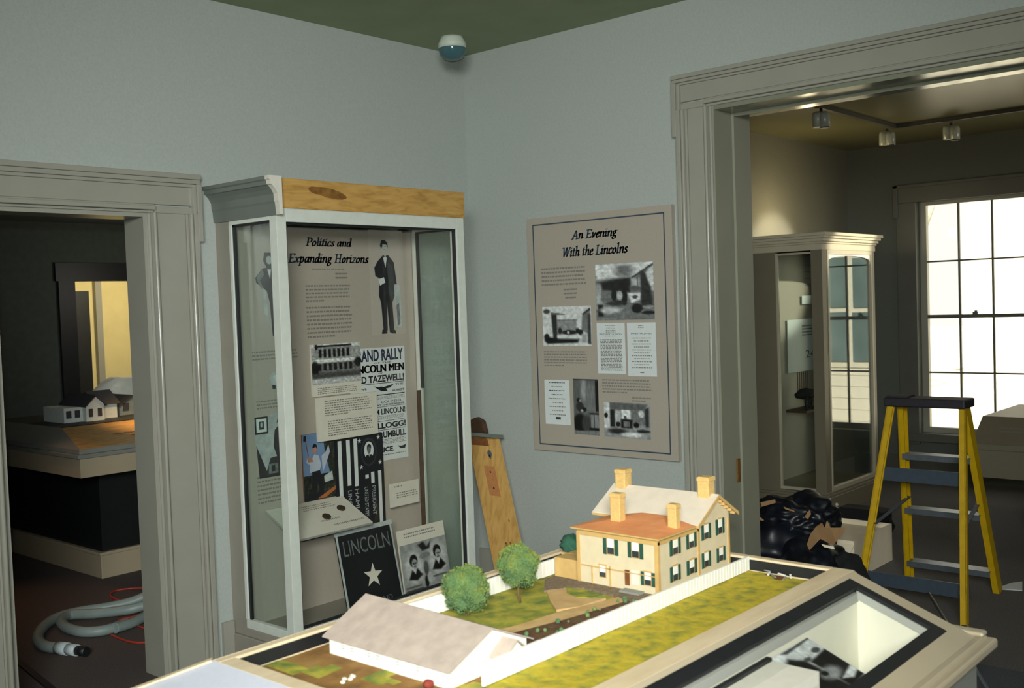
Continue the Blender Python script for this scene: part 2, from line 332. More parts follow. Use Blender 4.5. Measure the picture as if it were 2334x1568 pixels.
# italic book hand, drawn as pen strokes; x-height .46, capital .72
G = {
 'a': (.44, [[(.34,.40),(.22,.46),(.08,.34),(.04,.14),(.12,.02),(.24,.10),(.34,.36)], [(.37,.46),(.33,.14),(.36,.02),(.44,.08)]]),
 'c': (.36, [[(.33,.37),(.24,.46),(.10,.36),(.05,.16),(.12,.02),(.24,.02),(.33,.12)]]),
 'd': (.46, [[(.34,.38),(.22,.46),(.08,.34),(.04,.14),(.12,.02),(.24,.10),(.34,.34)], [(.30,.74),(.38,.74),(.35,.14),(.38,.02),(.46,.08)]]),
 'e': (.36, [[(.07,.22),(.24,.28),(.31,.38),(.22,.46),(.10,.36),(.05,.16),(.12,.02),(.23,.02),(.33,.12)]]),
 'g': (.42, [[(.30,.40),(.20,.46),(.08,.38),(.08,.22),(.18,.17),(.28,.26),(.30,.40),(.40,.46)], [(.12,.18),(.08,.08),(.26,.02),(.34,-.08),(.22,-.22),(.06,-.20),(.02,-.10),(.12,-.01)]]),
 'h': (.46, [[(.04,.74),(.12,.74),(.09,.02)], [(.09,.26),(.22,.44),(.33,.44),(.36,.34),(.34,.10),(.37,.02),(.45,.08)]]),
 'i': (.22, [[(.02,.38),(.10,.46),(.08,.10),(.11,.02),(.20,.08)], [(.09,.62),(.12,.66)]]),
 'l': (.22, [[(.03,.74),(.11,.74),(.08,.10),(.11,.02),(.20,.08)]]),
 'n': (.48, [[(.02,.38),(.10,.46),(.08,.02)], [(.08,.26),(.22,.44),(.34,.44),(.38,.34),(.36,.10),(.39,.02),(.47,.08)]]),
 'o': (.42, [[(.22,.46),(.08,.34),(.05,.14),(.16,.01),(.30,.12),(.35,.32),(.22,.46)]]),
 'p': (.46, [[(.02,.38),(.10,.46),(.06,-.22)], [(.00,-.22),(.14,-.22)], [(.09,.30),(.22,.46),(.36,.36),(.34,.14),(.22,.01),(.08,.08)]]),
 'r': (.34, [[(.02,.38),(.10,.46),(.08,.02)], [(.08,.26),(.20,.44),(.31,.42)]]),
 's': (.32, [[(.29,.38),(.20,.46),(.09,.38),(.12,.27),(.24,.18),(.24,.06),(.13,.01),(.03,.09)]]),
 't': (.26, [[(.13,.62),(.09,.12),(.13,.02),(.23,.08)], [(.02,.45),(.24,.45)]]),
 'v': (.40, [[(.02,.42),(.09,.44),(.16,.04),(.30,.24),(.36,.44)]]),
 'x': (.42, [[(.04,.42),(.11,.44),(.28,.04),(.38,.06)], [(.36,.44),(.04,.02)]]),
 'z': (.38, [[(.06,.44),(.34,.44),(.05,.03),(.34,.03)]]),
 'P': (.54, [[(.04,.72),(.14,.71),(.12,.02)], [(.02,.02),(.22,.02)], [(.14,.71),(.34,.72),(.48,.62),(.46,.42),(.32,.34),(.14,.35)]]),
 'E': (.54, [[(.14,.71),(.12,.02)], [(.03,.71),(.50,.71),(.50,.60)], [(.02,.02),(.48,.02),(.52,.14)], [(.13,.37),(.38,.37)]]),
 'H': (.68, [[(.14,.71),(.12,.02)], [(.04,.71),(.24,.71)], [(.02,.02),(.22,.02)], [(.54,.71),(.52,.02)], [(.44,.71),(.64,.71)], [(.42,.02),(.62,.02)], [(.13,.37),(.53,.37)]]),
 'L': (.52, [[(.14,.71),(.12,.02)], [(.04,.71),(.24,.71)], [(.02,.02),(.44,.02),(.50,.16)]]),
 'A': (.64, [[(.06,.02),(.36,.72),(.54,.02)], [(.00,.02),(.14,.02)], [(.46,.02),(.62,.02)], [(.18,.26),(.48,.26)]]),
 'W': (.86, [[(.02,.71),(.14,.71),(.22,.03),(.46,.68),(.54,.03),(.80,.70)], [(.72,.71),(.86,.71)], [(.36,.71),(.52,.71)]]),
 ' ': (.24, []),
}
def smooth_pts(p, n=5):
    if len(p) < 3: return p
    out = []
    for i in range(len(p)-1):
        a = p[max(i-1, 0)]; b = p[i]; c = p[i+1]; d = p[min(i+2, len(p)-1)]
        for k in range(n):
            t = k/n
            out.append(tuple(.5*((2*b[j])+(-a[j]+c[j])*t+(2*a[j]-5*b[j]+4*c[j]-d[j])*t*t+(-a[j]+3*b[j]-3*c[j]+d[j])*t**3) for j in (0, 1)))
    out.append(p[-1]); return out
def italic(s, slant=.20, nib=.15, thin=.055):
    vs, fs = [], []; x = 0
    ang = math.radians(18); nx = (math.cos(ang)*nib/2, math.sin(ang)*nib/2); ny = (-math.sin(ang)*thin/2, math.cos(ang)*thin/2)
    corner = [(nx[0]+ny[0], nx[1]+ny[1]), (-nx[0]+ny[0], -nx[1]+ny[1]), (-nx[0]-ny[0], -nx[1]-ny[1]), (nx[0]-ny[0], nx[1]-ny[1])]
    def hull(P):
        P = sorted(set(P)); L = []; U = []
        def cr(o, a, b): return (a[0]-o[0])*(b[1]-o[1])-(a[1]-o[1])*(b[0]-o[0])
        for p in P:
            while len(L) > 1 and cr(L[-2], L[-1], p) <= 0: L.pop()
            L.append(p)
        for p in reversed(P):
            while len(U) > 1 and cr(U[-2], U[-1], p) <= 0: U.pop()
            U.append(p)
        return L[:-1]+U[:-1]
    straight = set('EHLPAWxzv')
    for ch in s:
        w, st = G[ch]
        for stroke in st:
            P = stroke if (ch in 'EHLAWxz') else smooth_pts(stroke)
            for a, b in zip(P[:-1], P[1:]):
                h = hull([(q[0]+c[0], q[1]+c[1]) for q in (a, b) for c in corner])
                k = len(vs); vs += [(x+q[0]+slant*q[1], q[1]) for q in h]; fs.append(list(range(k, k+len(h))))
        x += w+.035
    x0 = min(v[0] for v in vs); x1 = max(v[0] for v in vs)
    return [((a-x0)/(x1-x0), b/.72) for a, b in vs], fs   # v: 0 baseline, 1 capital height
# ------------------------------------------------------------------ printed sheets
class Sheet:
    def __init__(s, o, u, v, w, h, n):   # o top-left corner, u right, v down (unit), n towards the viewer
        s.o = Vector(o); s.u = Vector(u); s.v = Vector(v); s.w = w; s.h = h; s.n = Vector(n); s.mb = MB(); s.mb.keepn = False; s.mats = []
    def mi(s, m):
        if m not in s.mats: s.mats.append(m)
        return s.mats.index(m)
    def pt(s, a, b, l): return s.o+s.u*(a*s.w)+s.v*(b*s.h)+s.n*(l*.0006)
    def poly(s, pts, m, l=1): s.mb.add([s.pt(a, b, l) for a, b in pts], [list(range(len(pts)))], s.mi(m)); return s
    def rect(s, a0, b0, a1, b1, m, l=1): return s.poly([(a0, b0), (a1, b0), (a1, b1), (a0, b1)], m, l)
    def ell(s, a, b, ra, rb, m, l=1, n=20): return s.poly([(a+ra*math.cos(2*math.pi*k/n), b+rb*math.sin(2*math.pi*k/n)) for k in range(n)], m, l)
    def frame(s, a0, b0, a1, b1, t, m, l=1):
        tx = t/s.w; ty = t/s.h
        for q in ((a0, b0, a1, b0+ty), (a0, b1-ty, a1, b1), (a0, b0+ty, a0+tx, b1-ty), (a1-tx, b0+ty, a1, b1-ty)): s.rect(*q, m, l)
        return s
    def lines(s, a0, b0, a1, b1, n, m='inkg', l=1, thick=.42, center=False, last=1):
        p = (b1-b0)/n
        for i in range(n):
            e = a1-(random.random()*.08)*(a1-a0)
            if i == n-1: e = a0+(a1-a0)*last
            st = a0
            if center: k = (random.random()*.3)*(a1-a0)/2; st = a0+k; e = a1-k
            x = st
            while x < e:
                wlen = (.03+random.random()*.06)*max(.5, .25/s.w)*.25/.25*(a1-a0 if a1-a0 > .3 else .4)
                x2 = min(x+wlen, e); s.rect(x, b0+i*p, x2, b0+i*p+p*thick, m, l); x = x2+.01*.4/max(s.w, .2)
        return s
    def text(s, t, a0, b0, a1, b1, m, l=2, bold=0, vert=False):
        vs, fs = text_mesh(t, bold)
        if vert: s.mb.add([s.pt(a0+(a1-a0)*y, b1+(b0-b1)*(1-x), l) for x, y in vs], fs, s.mi(m))
        else: s.mb.add([s.pt(a0+(a1-a0)*x, b1+(b0-b1)*y, l) for x, y in vs], fs, s.mi(m))
        return s
    def title(s, t, a0, b0, a1, b1, m, l=2):
        vs, fs = italic(t); s.mb.add([s.pt(a0+(a1-a0)*x, b1+(b0-b1)*y, l) for x, y in vs], fs, s.mi(m)); return s
    def star(s, a, b, r, m, l=2, rot=0):
        pts = []
        for k in range(10):
            R = r if k % 2 == 0 else r*.4; t = -math.pi/2+k*math.pi/5+rot
            pts.append((a+R*math.cos(t)/s.w, b+R*math.sin(t)/s.h))
        return s.poly(pts, m, l)
    def board(s, m, t=.004, me=None):
        P = [s.pt(0, 0, 0), s.pt(1, 0, 0), s.pt(1, 1, 0), s.pt(0, 1, 0)]
        s.mb.slab(P, s.n, t, s.mi(m), s.mi(me or m)); return s
    def obj(s, name, parent=None): return s.mb.obj(name, s.mats, parent)
def sheetA(x0, y0, x1, y1, Y):   # on a plane facing -Y
    a = at(x0, y0, Y=Y); b = at(x1, y1, Y=Y)
    return Sheet((a.x, Y, a.z), (1, 0, 0), (0, 0, -1), b.x-a.x, a.z-b.z, (0, -1, 0))
def sheetB(y0, z0, y1, z1, X):   # on a plane facing -X ; y0 > y1
    return Sheet((X, y0, z0), (0, -1, 0), (0, 0, -1), y0-y1, z0-z1, (-1, 0, 0))

# halftone-like black and white prints: tones laid on a fine grid
_pm = bpy.data.materials.new('black_and_white_print'); _pm.use_nodes = True
_at = _pm.node_tree.nodes.new('ShaderNodeAttribute'); _at.attribute_name = 'tone'
_nz = _pm.node_tree.nodes.new('ShaderNodeTexNoise'); _nz.inputs['Scale'].default_value = 260
_mr = _pm.node_tree.nodes.new('ShaderNodeMapRange'); _mr.inputs[3].default_value = .8; _mr.inputs[4].default_value = 1.2
_mv = _pm.node_tree.nodes.new('ShaderNodeVectorMath'); _mv.operation = 'SCALE'
_pb = _pm.node_tree.nodes['Principled BSDF']; _pb.inputs['Roughness'].default_value = .4; _L = _pm.node_tree.links
_L.new(_nz.outputs['Fac'], _mr.inputs[0]); _L.new(_at.outputs['Color'], _mv.inputs[0]); _L.new(_mr.outputs[0], _mv.inputs['Scale']); _L.new(_mv.outputs[0], _pb.inputs['Base Color'])
def picture(sh, name, parent, base, layers, nf=(10, 10), na=.12, N=56, l=1.0, seed=0):
    nu = N; nv = max(8, int(N*sh.h/sh.w)); V = []; T = []
    def sst(x): x = max(0, min(1, x)); return x*x*(3-2*x)
    def sd(P, x, y):
        d = 1e9; ins = False; n = len(P); j = n-1
        for i in range(n):
            ax_, ay_ = P[i]; bx_, by_ = P[j]; ex, ey = bx_-ax_, by_-ay_; wx_, wy_ = x-ax_, y-ay_
            t = max(0, min(1, (wx_*ex+wy_*ey)/(ex*ex+ey*ey+1e-12))); dx, dy = wx_-ex*t, wy_-ey*t; d = min(d, dx*dx+dy*dy)
            if (ay_ > y) != (by_ > y) and x < (bx_-ax_)*(y-ay_)/(by_-ay_)+ax_: ins = not ins
            j = i
        return -math.sqrt(d) if ins else math.sqrt(d)
    for j in range(nv+1):
        for i in range(nu+1):
            u, v = i/nu, j/nv; t = base
            for L in layers:
                k, p, val = L[0], L[1], L[2]; so_ = L[3] if len(L) > 3 else .02
                if k == 'e': m_ = sst((1-math.hypot((u-p[0])/p[2], (v-p[1])/p[3]))/max(.15, so_*12)+.5)
                else:
                    if k == 'r': p = [(p[0], p[1]), (p[2], p[1]), (p[2], p[3]), (p[0], p[3])]
                    m_ = sst(.5-sd(p, u, v)/(2*so_))
                t = t+(val-t)*m_
            n_ = noise.noise(Vector((u*nf[0], v*nf[1], seed)))+.6*noise.noise(Vector((u*nf[0]*2.7, v*nf[1]*2.7, seed+4)))
            t = max(.008, t*(1+n_*na*1.3)+n_*na*.12); V.append(sh.pt(u, v, l)); T.append(t**2.1)
    F = [[j*(nu+1)+i, j*(nu+1)+i+1, (j+1)*(nu+1)+i+1, (j+1)*(nu+1)+i] for j in range(nv) for i in range(nu)]
    o0 = OFF[parent.name]; me = bpy.data.meshes.new(name); me.from_pydata([q-o0 for q in V], [], F)
    ca_ = me.color_attributes.new('tone', 'FLOAT_COLOR', 'POINT')
    for i, t in enumerate(T): ca_.data[i].color = (t*.96, t, t*.98, 1)
    me.materials.append(_pm); o = bpy.data.objects.new(name, me); COL.objects.link(o); o.parent = parent; OFF[o.name] = o0; return o

XC, YA, HC = 4.47, 4.23, 3.07
XB0, YB, XW, HB = 4.80, 3.85, 8.93, 2.86     # right room
XN, YS = -2.6, -3.0
# ================================================================== ROOM SHELL
DA0, DA1, DAH = 1.74, 2.41, 2.074     # left doorway in wall A
TA = .14
w = MB(); w.box(XN, DA0, YA, YA+TA, 0, HC).box(DA1, XC, YA, YA+TA, 0, HC).box(DA0, DA1, YA, YA+TA, DAH, HC); struct('wall_left', w, ['wall'])
DB0, DB1, DBH = .75, 2.592, 2.539
w = MB(); w.box(XC, XB0, DB1, YA+TA, 0, HC).box(XC, XB0, YS, DB0, 0, HC).box(XC, XB0, DB0, DB1, DBH, HC); struct('wall_right', w, ['wall'])
w = MB(); w.box(XN-.1, XN, YS-.1, YA+TA, 0, HC); struct('wall_rear', w, ['wall'])
w = MB(); w.box(XN, XB0, YS-.1, YS, 0, HC); struct('wall_near', w, ['wall'])
w = MB(); w.box(XN-.1, XB0, YS-.1, YA+TA, HC, HC+.1); struct('ceiling', w, ['ceiling'])
w = MB(); w.box(XN-.1, XC+.16, YS-.1, YA+.04, -.1, 0); struct('floor', w, ['carpet'])
# left room
w = MB(); w.box(.4, 6.6, YA+.04, 11.2, -.1, 0); struct('floor_left_room', w, ['carpet_a'])
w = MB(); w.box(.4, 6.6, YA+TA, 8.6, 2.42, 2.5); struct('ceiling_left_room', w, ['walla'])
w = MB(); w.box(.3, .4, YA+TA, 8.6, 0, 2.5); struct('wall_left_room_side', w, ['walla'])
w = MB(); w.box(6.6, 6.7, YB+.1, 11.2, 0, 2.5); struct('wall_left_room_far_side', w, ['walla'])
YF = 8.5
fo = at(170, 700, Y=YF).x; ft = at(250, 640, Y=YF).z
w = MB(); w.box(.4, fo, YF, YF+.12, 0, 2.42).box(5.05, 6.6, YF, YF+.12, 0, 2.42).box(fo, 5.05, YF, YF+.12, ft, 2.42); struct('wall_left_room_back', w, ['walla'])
# casing of that far opening
w = MB(); w.box(fo-.16, 5.2, YF-.03, YF, ft, ft+.15).box(fo-.14, fo, YF-.03, YF, 0, ft); struct('trim_5', w, ['black'])
YL = 10.4
w = MB(); w.box(3.5, 6.6, YL, YL+.1, 0, 2.5); struct('wall_far_room', w, ['walllit'])
w = MB(); w.box(3.5, 6.6, YF+.12, 11.2, 2.42, 2.5); struct('ceiling_far_room', w, ['walllit'])
w = MB(); w.box(3.4, 3.5, YF+.12, 11.2, 0, 2.5); struct('wall_far_room_side', w, ['walla'])
# dark doorway in that lit wall
a = at(150, 664, Y=YL-.02); b = at(213, 900, Y=YL-.02)
w = MB(); w.box(a.x, b.x, YL-.03, YL, 0, a.z); struct('door_3', w, ['black'])
a2 = at(215, 640, Y=YL-.05); b2 = at(229, 640, Y=YL-.05); w = MB(); w.box(a2.x, b2.x, YL-.06, YL, 0, 2.42); struct('trim_6', w, ['trim'])
# right room
w = MB(); w.box(XC+.16, XW+.2, YS, YB+.1, -.1, 0); struct('floor_right_room', w, ['carpet_b'])
w = MB(); w.box(XB0, XW+.2, YB, YB+.1, 0, HB); struct('wall_right_room_left', w, ['wallb'])
w = MB(); w.box(XB0, XW+.2, YS-.1, YS, 0, HB); struct('wall_right_room_near', w, ['wallb'])
w = MB(); w.box(XB0, XW+.2, YS, YB+.1, HB, HB+.1); struct('ceiling_right_room', w, ['ceiling_b'])
WY0, WY1, WZ0, WZ1 = 2.16, 3.245, .40, 2.355
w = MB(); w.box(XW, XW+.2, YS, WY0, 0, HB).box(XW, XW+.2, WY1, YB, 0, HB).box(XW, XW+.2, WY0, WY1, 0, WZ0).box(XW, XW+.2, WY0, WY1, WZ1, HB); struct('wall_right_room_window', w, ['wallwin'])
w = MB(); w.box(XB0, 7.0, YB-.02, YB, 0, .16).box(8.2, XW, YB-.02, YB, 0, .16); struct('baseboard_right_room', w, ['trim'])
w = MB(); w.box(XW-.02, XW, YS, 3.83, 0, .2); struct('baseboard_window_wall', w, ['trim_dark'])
# ------------------------------------------------------------------ trims
def casing_leg(w, ax, i, o, z0, z1, f, sgn):
    # ax 'A': leg spans X from i (inner) to o (outer), face at Y=f looking -Y ; ax 'B': spans Y, face X=f
    d = 1 if o > i else -1
    segs = [(0, .012, .012), (.012, .030, .034), (.030, .040, .022), (.040, abs(o-i)-.055, .020), (abs(o-i)-.055, abs(o-i)-.042, .026), (abs(o-i)-.042, abs(o-i)-.024, .036), (abs(o-i)-.024, abs(o-i), .044)]
    for p, q, t in segs:
        a0, a1 = i+d*p, i+d*q
        if ax == 'A': w.box(a0, a1, f-t, f, z0, z1)
        else: w.box(f-t, f, a0, a1, z0, z1)
    for q in (.021, abs(o-i)-.033):      # round beads
        a = i+d*q
        w.tube([(a, f-.034, z0), (a, f-.034, z1)] if ax == 'A' else [(f-.034, a, z0), (f-.034, a, z1)], .009, 12)
w = MB()
casing_leg(w, 'A', DA1, 2.645, 0, 2.074, YA, 1); casing_leg(w, 'A', DA0, 1.505, 0, 2.074, YA, -1)
for x0, x1 in ((1.485, 2.665),):
    for z0, z1, t in ((2.074, 2.086, .012), (2.086, 2.104, .034), (2.104, 2.112, .022), (2.112, 2.195, .020), (2.195, 2.21, .026), (2.21, 2.230, .036), (2.230, 2.253, .044)):
        w.box(x0 if z0 > 2.11 else DA0-.03, x1 if z0 > 2.11 else DA1+.03, YA-t, YA, z0, z1)
w.box(DA1+.03, 2.645, YA-.02, YA, 2.074, 2.104).box(1.505, DA0-.03, YA-.02, YA, 2.074, 2.104)
for s_, xo in ((1, 2.665), (-1, 1.485)):     # ears
    w.box(xo-s_*.024, xo, YA-.046, YA, 1.95, 2.2095).box(xo-s_*.042, xo-s_*.024, YA-.038, YA, 1.97, 2.195)
struct('trim_1', w, ['trim'], .003)
w = MB(); w.box(DA1-.018, DA1, YA-.001, YA+TA+.02, 0, DAH).box(DA0, DA0+.018, YA-.001, YA+TA+.02, 0, DAH).box(DA0+.018, DA1-.018, YA-.001, YA+TA+.02, DAH-.018, DAH); struct('trim_2', w, ['trim'])
w = MB()
casing_leg(w, 'B', DB1, 2.775, 0, DBH, XC, 1); casing_leg(w, 'B', DB0, .567, 0, DBH, XC, -1)
for z0, z1, t in ((2.539, 2.551, .012), (2.551, 2.569, .034), (2.569, 2.577, .022), (2.577, 2.66, .020), (2.66, 2.672, .026), (2.672, 2.688, .036), (2.688, 2.708, .044)):
    w.box(XC-t, XC, .547 if z0 > 2.57 else DB0-.03, 2.795 if z0 > 2.57 else DB1+.03, z0, z1)
w.box(XC-.02, XC, DB1+.03, 2.775, 2.539, 2.569).box(XC-.02, XC, .567, DB0-.03, 2.539, 2.569)
w.box(XC-.046, XC, 2.771, 2.795, 2.41, 2.671); w.box(XC-.038, XC, 2.753, 2.771, 2.43, 2.66)
struct('trim_3', w, ['trim'], .003)
M['trim_jamb'] = mat('jamb_paint', (140, 140, 122), .5, nscale=6, namt=.03)
M['soffit'] = mat('glossy_jamb_paint', (128, 130, 112), .16, nscale=4, namt=.03)
w = MB(); w.box(XC-.001, XB0+.001, DB1-.008, DB1, 0, DBH, 1).box(XC+.17, XB0+.001, DB1-.020, DB1-.008, 0, DBH-.02, 1)
w.box(XC-.001, XB0+.001, DB0, DB1-.008, DBH-.02, DBH).box(XC+.17, XC+.20, DB0, DB1-.02, DBH-.035, DBH-.02).box(XC-.001, XB0, DB0, DB0+.008, 0, DBH-.02)
struct('trim_4', w, ['soffit', 'trim_jamb'])
# strike plate on that jamb
a = at(1682, 1045, Y=DB1-.022); b = at(1689, 1096, Y=DB1-.022)
w = MB(); w.box(a.x-.012, a.x+.012, DB1-.028, DB1-.02, b.z, a.z, 0); pl = tag(w.obj('strike_plate', ['brass']), 'small tarnished brass strike plate set in the wide doorway jamb', 'strike plate')
# baseboards in the main room
w = MB(); w.box(2.69, 2.75, YA-.018, YA, 0, .18); struct('baseboard_left', w, ['trim'])
w = MB(); w.box(XC-.018, XC, 2.80, YA, 0, .18); struct('baseboard_right', w, ['trim'])
# far window
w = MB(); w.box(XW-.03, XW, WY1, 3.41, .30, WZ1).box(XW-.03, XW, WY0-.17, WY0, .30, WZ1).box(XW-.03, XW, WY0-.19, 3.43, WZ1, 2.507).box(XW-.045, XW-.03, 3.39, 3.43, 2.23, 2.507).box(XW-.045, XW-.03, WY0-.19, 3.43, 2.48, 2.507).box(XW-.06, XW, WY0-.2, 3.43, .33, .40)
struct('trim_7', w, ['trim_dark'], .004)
wt = MB(); wx = XW+.06
for y0, y1, z0, z1 in ((WY0, WY0+.055, WZ0, WZ1), (WY1-.055, WY1, WZ0, WZ1), (WY0+.055, WY1-.055, WZ0, WZ0+.045), (WY0+.055, WY1-.055, WZ1-.03, WZ1)): wt.box(wx, wx+.05, y0, y1, z0, z1)
wo = wt.obj('window_1', ['trim']); wo['kind'] = 'structure'
wt = MB(); wt.box(wx-.005, wx+.035, WY0+.055, WY1-.055, 1.37, 1.40).box(wx-.02, wx+.0, 2.78, 2.82, 1.40, 1.42)
wt.box(wx-.02, wx, 2.785, 2.805, 1.42, 1.432); q = wt.obj('meeting_rail', ['trim_dark'], wo)
wt = MB()
for yy in (2.93, 2.665, 2.40): wt.box(wx+.01, wx+.03, yy-.008, yy+.008, WZ0+.045, 1.37).box(wx+.01, wx+.03, yy-.008, yy+.008, 1.40, WZ1-.03)
for zz in (.91, 1.85): wt.box(wx+.012, wx+.028, WY0+.055, WY1-.055, zz-.007, zz+.007)
wt.obj('muntins', ['trim_dark'], wo)
wt = MB(); wt.box(wx+.019, wx+.021, WY0+.055, WY1-.055, WZ0+.045, WZ1-.03); wt.obj('pane', ['wglass'], wo)
# ================================================================== OUTSIDE THE WINDOW
g = MB(); g.box(XW+.2, 60, -40, 60, -.65, -.5); struct('ground_outside', g, ['glare_ground'])
nb = thing('neighbour_house', 'white clapboard house outside, mirrored in the far display case glass', 'house', (14, -.6, -.5))
def refl(x, y, X):       # where the mirror ray from the case glass lands
    p = at(x, y, X=X); return (2*3.272-p.y, p.z)
HX = 14.0
w = MB()
for i in range(34): w.add([(HX, -7, -.5+i*.16), (HX, 1.95, -.5+i*.16), (HX+.008, 1.95, -.34+i*.16), (HX+.008, -7, -.34+i*.16)], [(0, 1, 2, 3)], 0)
w.box(HX+.03, HX+6, -7, 1.95, -.5, 4.95); w.obj('clapboard_wall', ['bwhite'], nb)
w = MB(); w.hexa([(HX-.5, -7.4, 4.9), (HX+6.5, -7.4, 4.9), (HX+6.5, 2.3, 4.9), (HX-.5, 2.3, 4.9)], [(HX+3, -7.4, 6.8), (HX+3.1, -7.4, 6.8), (HX+3.1, 2.3, 6.8), (HX+3, 2.3, 6.8)]); w.obj('roof', ['bgray'], nb)
for (xa, xb_) in ((1893, 1936), (1947, 1986)):
    for (ya, yb_) in ((588, 700), (712, 824)):
        p = refl(xa, ya, HX-.02); q_ = refl(xb_, yb_, HX-.02)
        w = MB(); w.box(HX-.03, HX-.01, p[0], q_[0], q_[1], p[1]); w.obj('window_pane', ['bglass'], nb)
p = refl(1884, 580, HX); q_ = refl(1992, 838, HX)
w = MB(); w.box(HX-.012, HX, p[0], q_[0], q_[1], p[1]); w.obj('window_frame', ['white'], nb)
ob = thing('outbuilding', 'faint gray-eaved building seen through the upper window panes', 'building', (22, 6, -.5))
w = MB(); w.box(22, 27, 3.9, 7.1, -.5, 4.25); w.obj('wall', ['bwhite'], ob)
w = MB(); w.box(21.6, 27.3, 3.6, 7.2, 4.25, 4.6); w.obj('eave', ['bgray'], ob)
def tree_out(x, y, h, seed, label):
    random.seed(seed); t = MB()
    def br(p, d, L, r, k):
        q = p+d*L; t.tube([p, q], [r, r*.65], 5)
        if k:
            for _ in range(3):
                nd = (d+Vector((random.uniform(-.7, .7), random.uniform(-.7, .7), random.uniform(-.1, .6)))).normalized(); br(q, nd, L*.68, r*.6, k-1)
    br(Vector((x, y, -.5)), Vector((0, 0, 1)), h*.4, .09, 4)
    tag(t.obj('bare_tree', [mat('washed_out_bark', (176, 172, 156), .9, nscale=4, namt=.1)]), label, 'tree')  # bark colour washed out to imitate the bright glare outside
tree_out(19.0, 6.9, 4.6, 3, 'faint bare tree at the left edge of the far window')
# ================================================================== SMOKE DOME
d = thing('ceiling_dome', 'round teal dome with white base on the ceiling in the room corner', 'dome camera', (4.107, 3.966, 2.93))
R_ = .075
MB().lathe([(R_, 0), (R_, .028), (R_*.85, .05), (R_*.8, .062)], (4.107, 3.966, HC-.062), 32).obj('base', ['domew'], d)
MB().lathe([(.004, -.062), (.030, -.059), (.052, -.048), (.068, -.030), (R_, -.006), (R_*1.0, 0)], (4.107, 3.966, HC-.062), 32).obj('dome_cover', ['dome'], d)
# ================================================================== WALL PANEL
PN = thing('wall_panel', 'taupe framed text panel titled An Evening With the Lincolns on the wall', 'panel', (4.44, 3.29, .80))
py0, py1, pz1, pz0 = 3.764, 2.819, 2.085, .80
b = MB(); b.box(XC-.03, XC, py1, py0, pz0, pz1); b.obj('board', ['panel'], PN, )
def PB(y0, z0, y1, z1): return sheetB(y0, z0, y1, z1, XC-.0305)
PB(3.722, 2.050, 2.862, .832).frame(0, 0, 1, 1, .007, 'ink', 1).obj('border_line', PN)
PB(3.46, 2.01, 3.14, 1.93).title('An Evening', .02, .17, .98, .72, 'ink', 1).obj('title_text', PN)
PB(3.52, 1.925, 3.08, 1.84).title('With the Lincolns', .01, .17, .99, .75, 'ink', 1).obj('title_text', PN)
PB(3.668, 1.807, 3.364, 1.699).lines(0, 0, 1, 1, 5).obj('text_block', PN)
PB(3.52, 1.690, 3.42, 1.625).lines(0, 0, 1, 1, 3, center=True).obj('text_block', PN)
PB(3.669, 1.352, 3.363, 1.262).lines(0, 0, 1, 1, 6, last=.45).obj('text_block', PN)
PB(3.277, 1.205, 2.962, 1.125).lines(0, 0, 1, 1, 5, last=.5).obj('text_block', PN)
PB(3.09, 1.115, 2.97, 1.085).lines(0, 0, 1, 1, 2, last=.7).obj('text_block', PN)
picture(PB(3.301, 1.81, 2.935, 1.515), 'photograph', PN, .42, [('r', (.0, .18, .11, .8), .62, .03), ('r', (.1, .46, .55, .66), .42), ('p', [(0, 0), (1, 0), (1, .06), (.62, .28), (.1, .33), (0, .18)], .84), ('e', (.5, .14, .16, .12), .42, .1), ('e', (.35, .33, .34, .07), .30, .08),
 ('p', [(.1, .33), (.6, .26), (.6, .52), (.12, .46)], .10, .03), ('p', [(.60, .27), (.99, .03), (1, .06), (.64, .28)], .15, .01), ('r', (.62, .27, .79, .46), .66, .015), ('r', (.72, .25, .74, .42), .3, .01), ('e', (.68, .45, .09, .05), .3, .05), ('p', [(.55, .53), (.79, .53), (.76, .66), (.62, .7)], .86, .02), ('e', (.68, .6, .05, .03), .25),
 ('p', [(.85, .2), (1, .06), (1, .5), (.95, .5)], .8, .02), ('p', [(.78, .16), (.85, .17), (.95, .45), (.98, .8), (.78, .82)], .17, .03), ('e', (.32, .56, .05, .1), .06, .03), ('e', (.5, .6, .05, .14), .08, .03), ('e', (.42, .57, .05, .08), .68, .04), ('e', (.36, .7, .16, .05), .18, .06), ('r', (.03, .72, .12, .93), .06, .02), ('e', (.25, .82, .18, .06), .72, .08), ('e', (.71, .8, .09, .08), .05, .04), ('e', (.9, .78, .1, .03), .6, .04), ('e', (.9, .88, .12, .03), .12, .04)], (12, 20), .17, 70)
picture(PB(3.671, 1.595, 3.336, 1.381), 'photograph', PN, .80, [('e', (.09, .12, .07, .06), .25, .05), ('r', (.29, .36, .7, .72), .52, .02), ('p', [(.18, .15), (.3, .2), (.3, .9), (.22, .9)], .16, .02), ('p', [(.2, .15), (.48, .19), (.45, .215), (.2, .21)], .3, .015), ('r', (.3, .33, .72, .355), .35, .01), ('p', [(.82, .2), (.98, .08), (.98, .95), (.92, .95), (.92, .68), (.8, .62)], .42, .015),
 ('p', [(.82, .2), (.97, .05), (.99, .1), (.84, .23)], .12, .01), ('r', (.93, .2, .985, .95), .2, .02), ('e', (.36, .62, .04, .08), .12, .04), ('e', (.55, .66, .15, .06), .1, .05), ('e', (.53, .67, .03, .03), .7), ('e', (.72, .62, .04, .07), .12, .04), ('e', (.78, .66, .05, .07), .1, .04), ('r', (.3, .74, .78, .79), .82, .02), ('p', [(.03, .75), (.3, .82), (.75, .83), (.72, .92), (.1, .95), (.03, .88)], .07, .03), ('e', (.08, .76, .05, .07), .12, .03), ('r', (.8, .7, .9, .92), .6, .02)], (14, 12), .12, 64, seed=3)
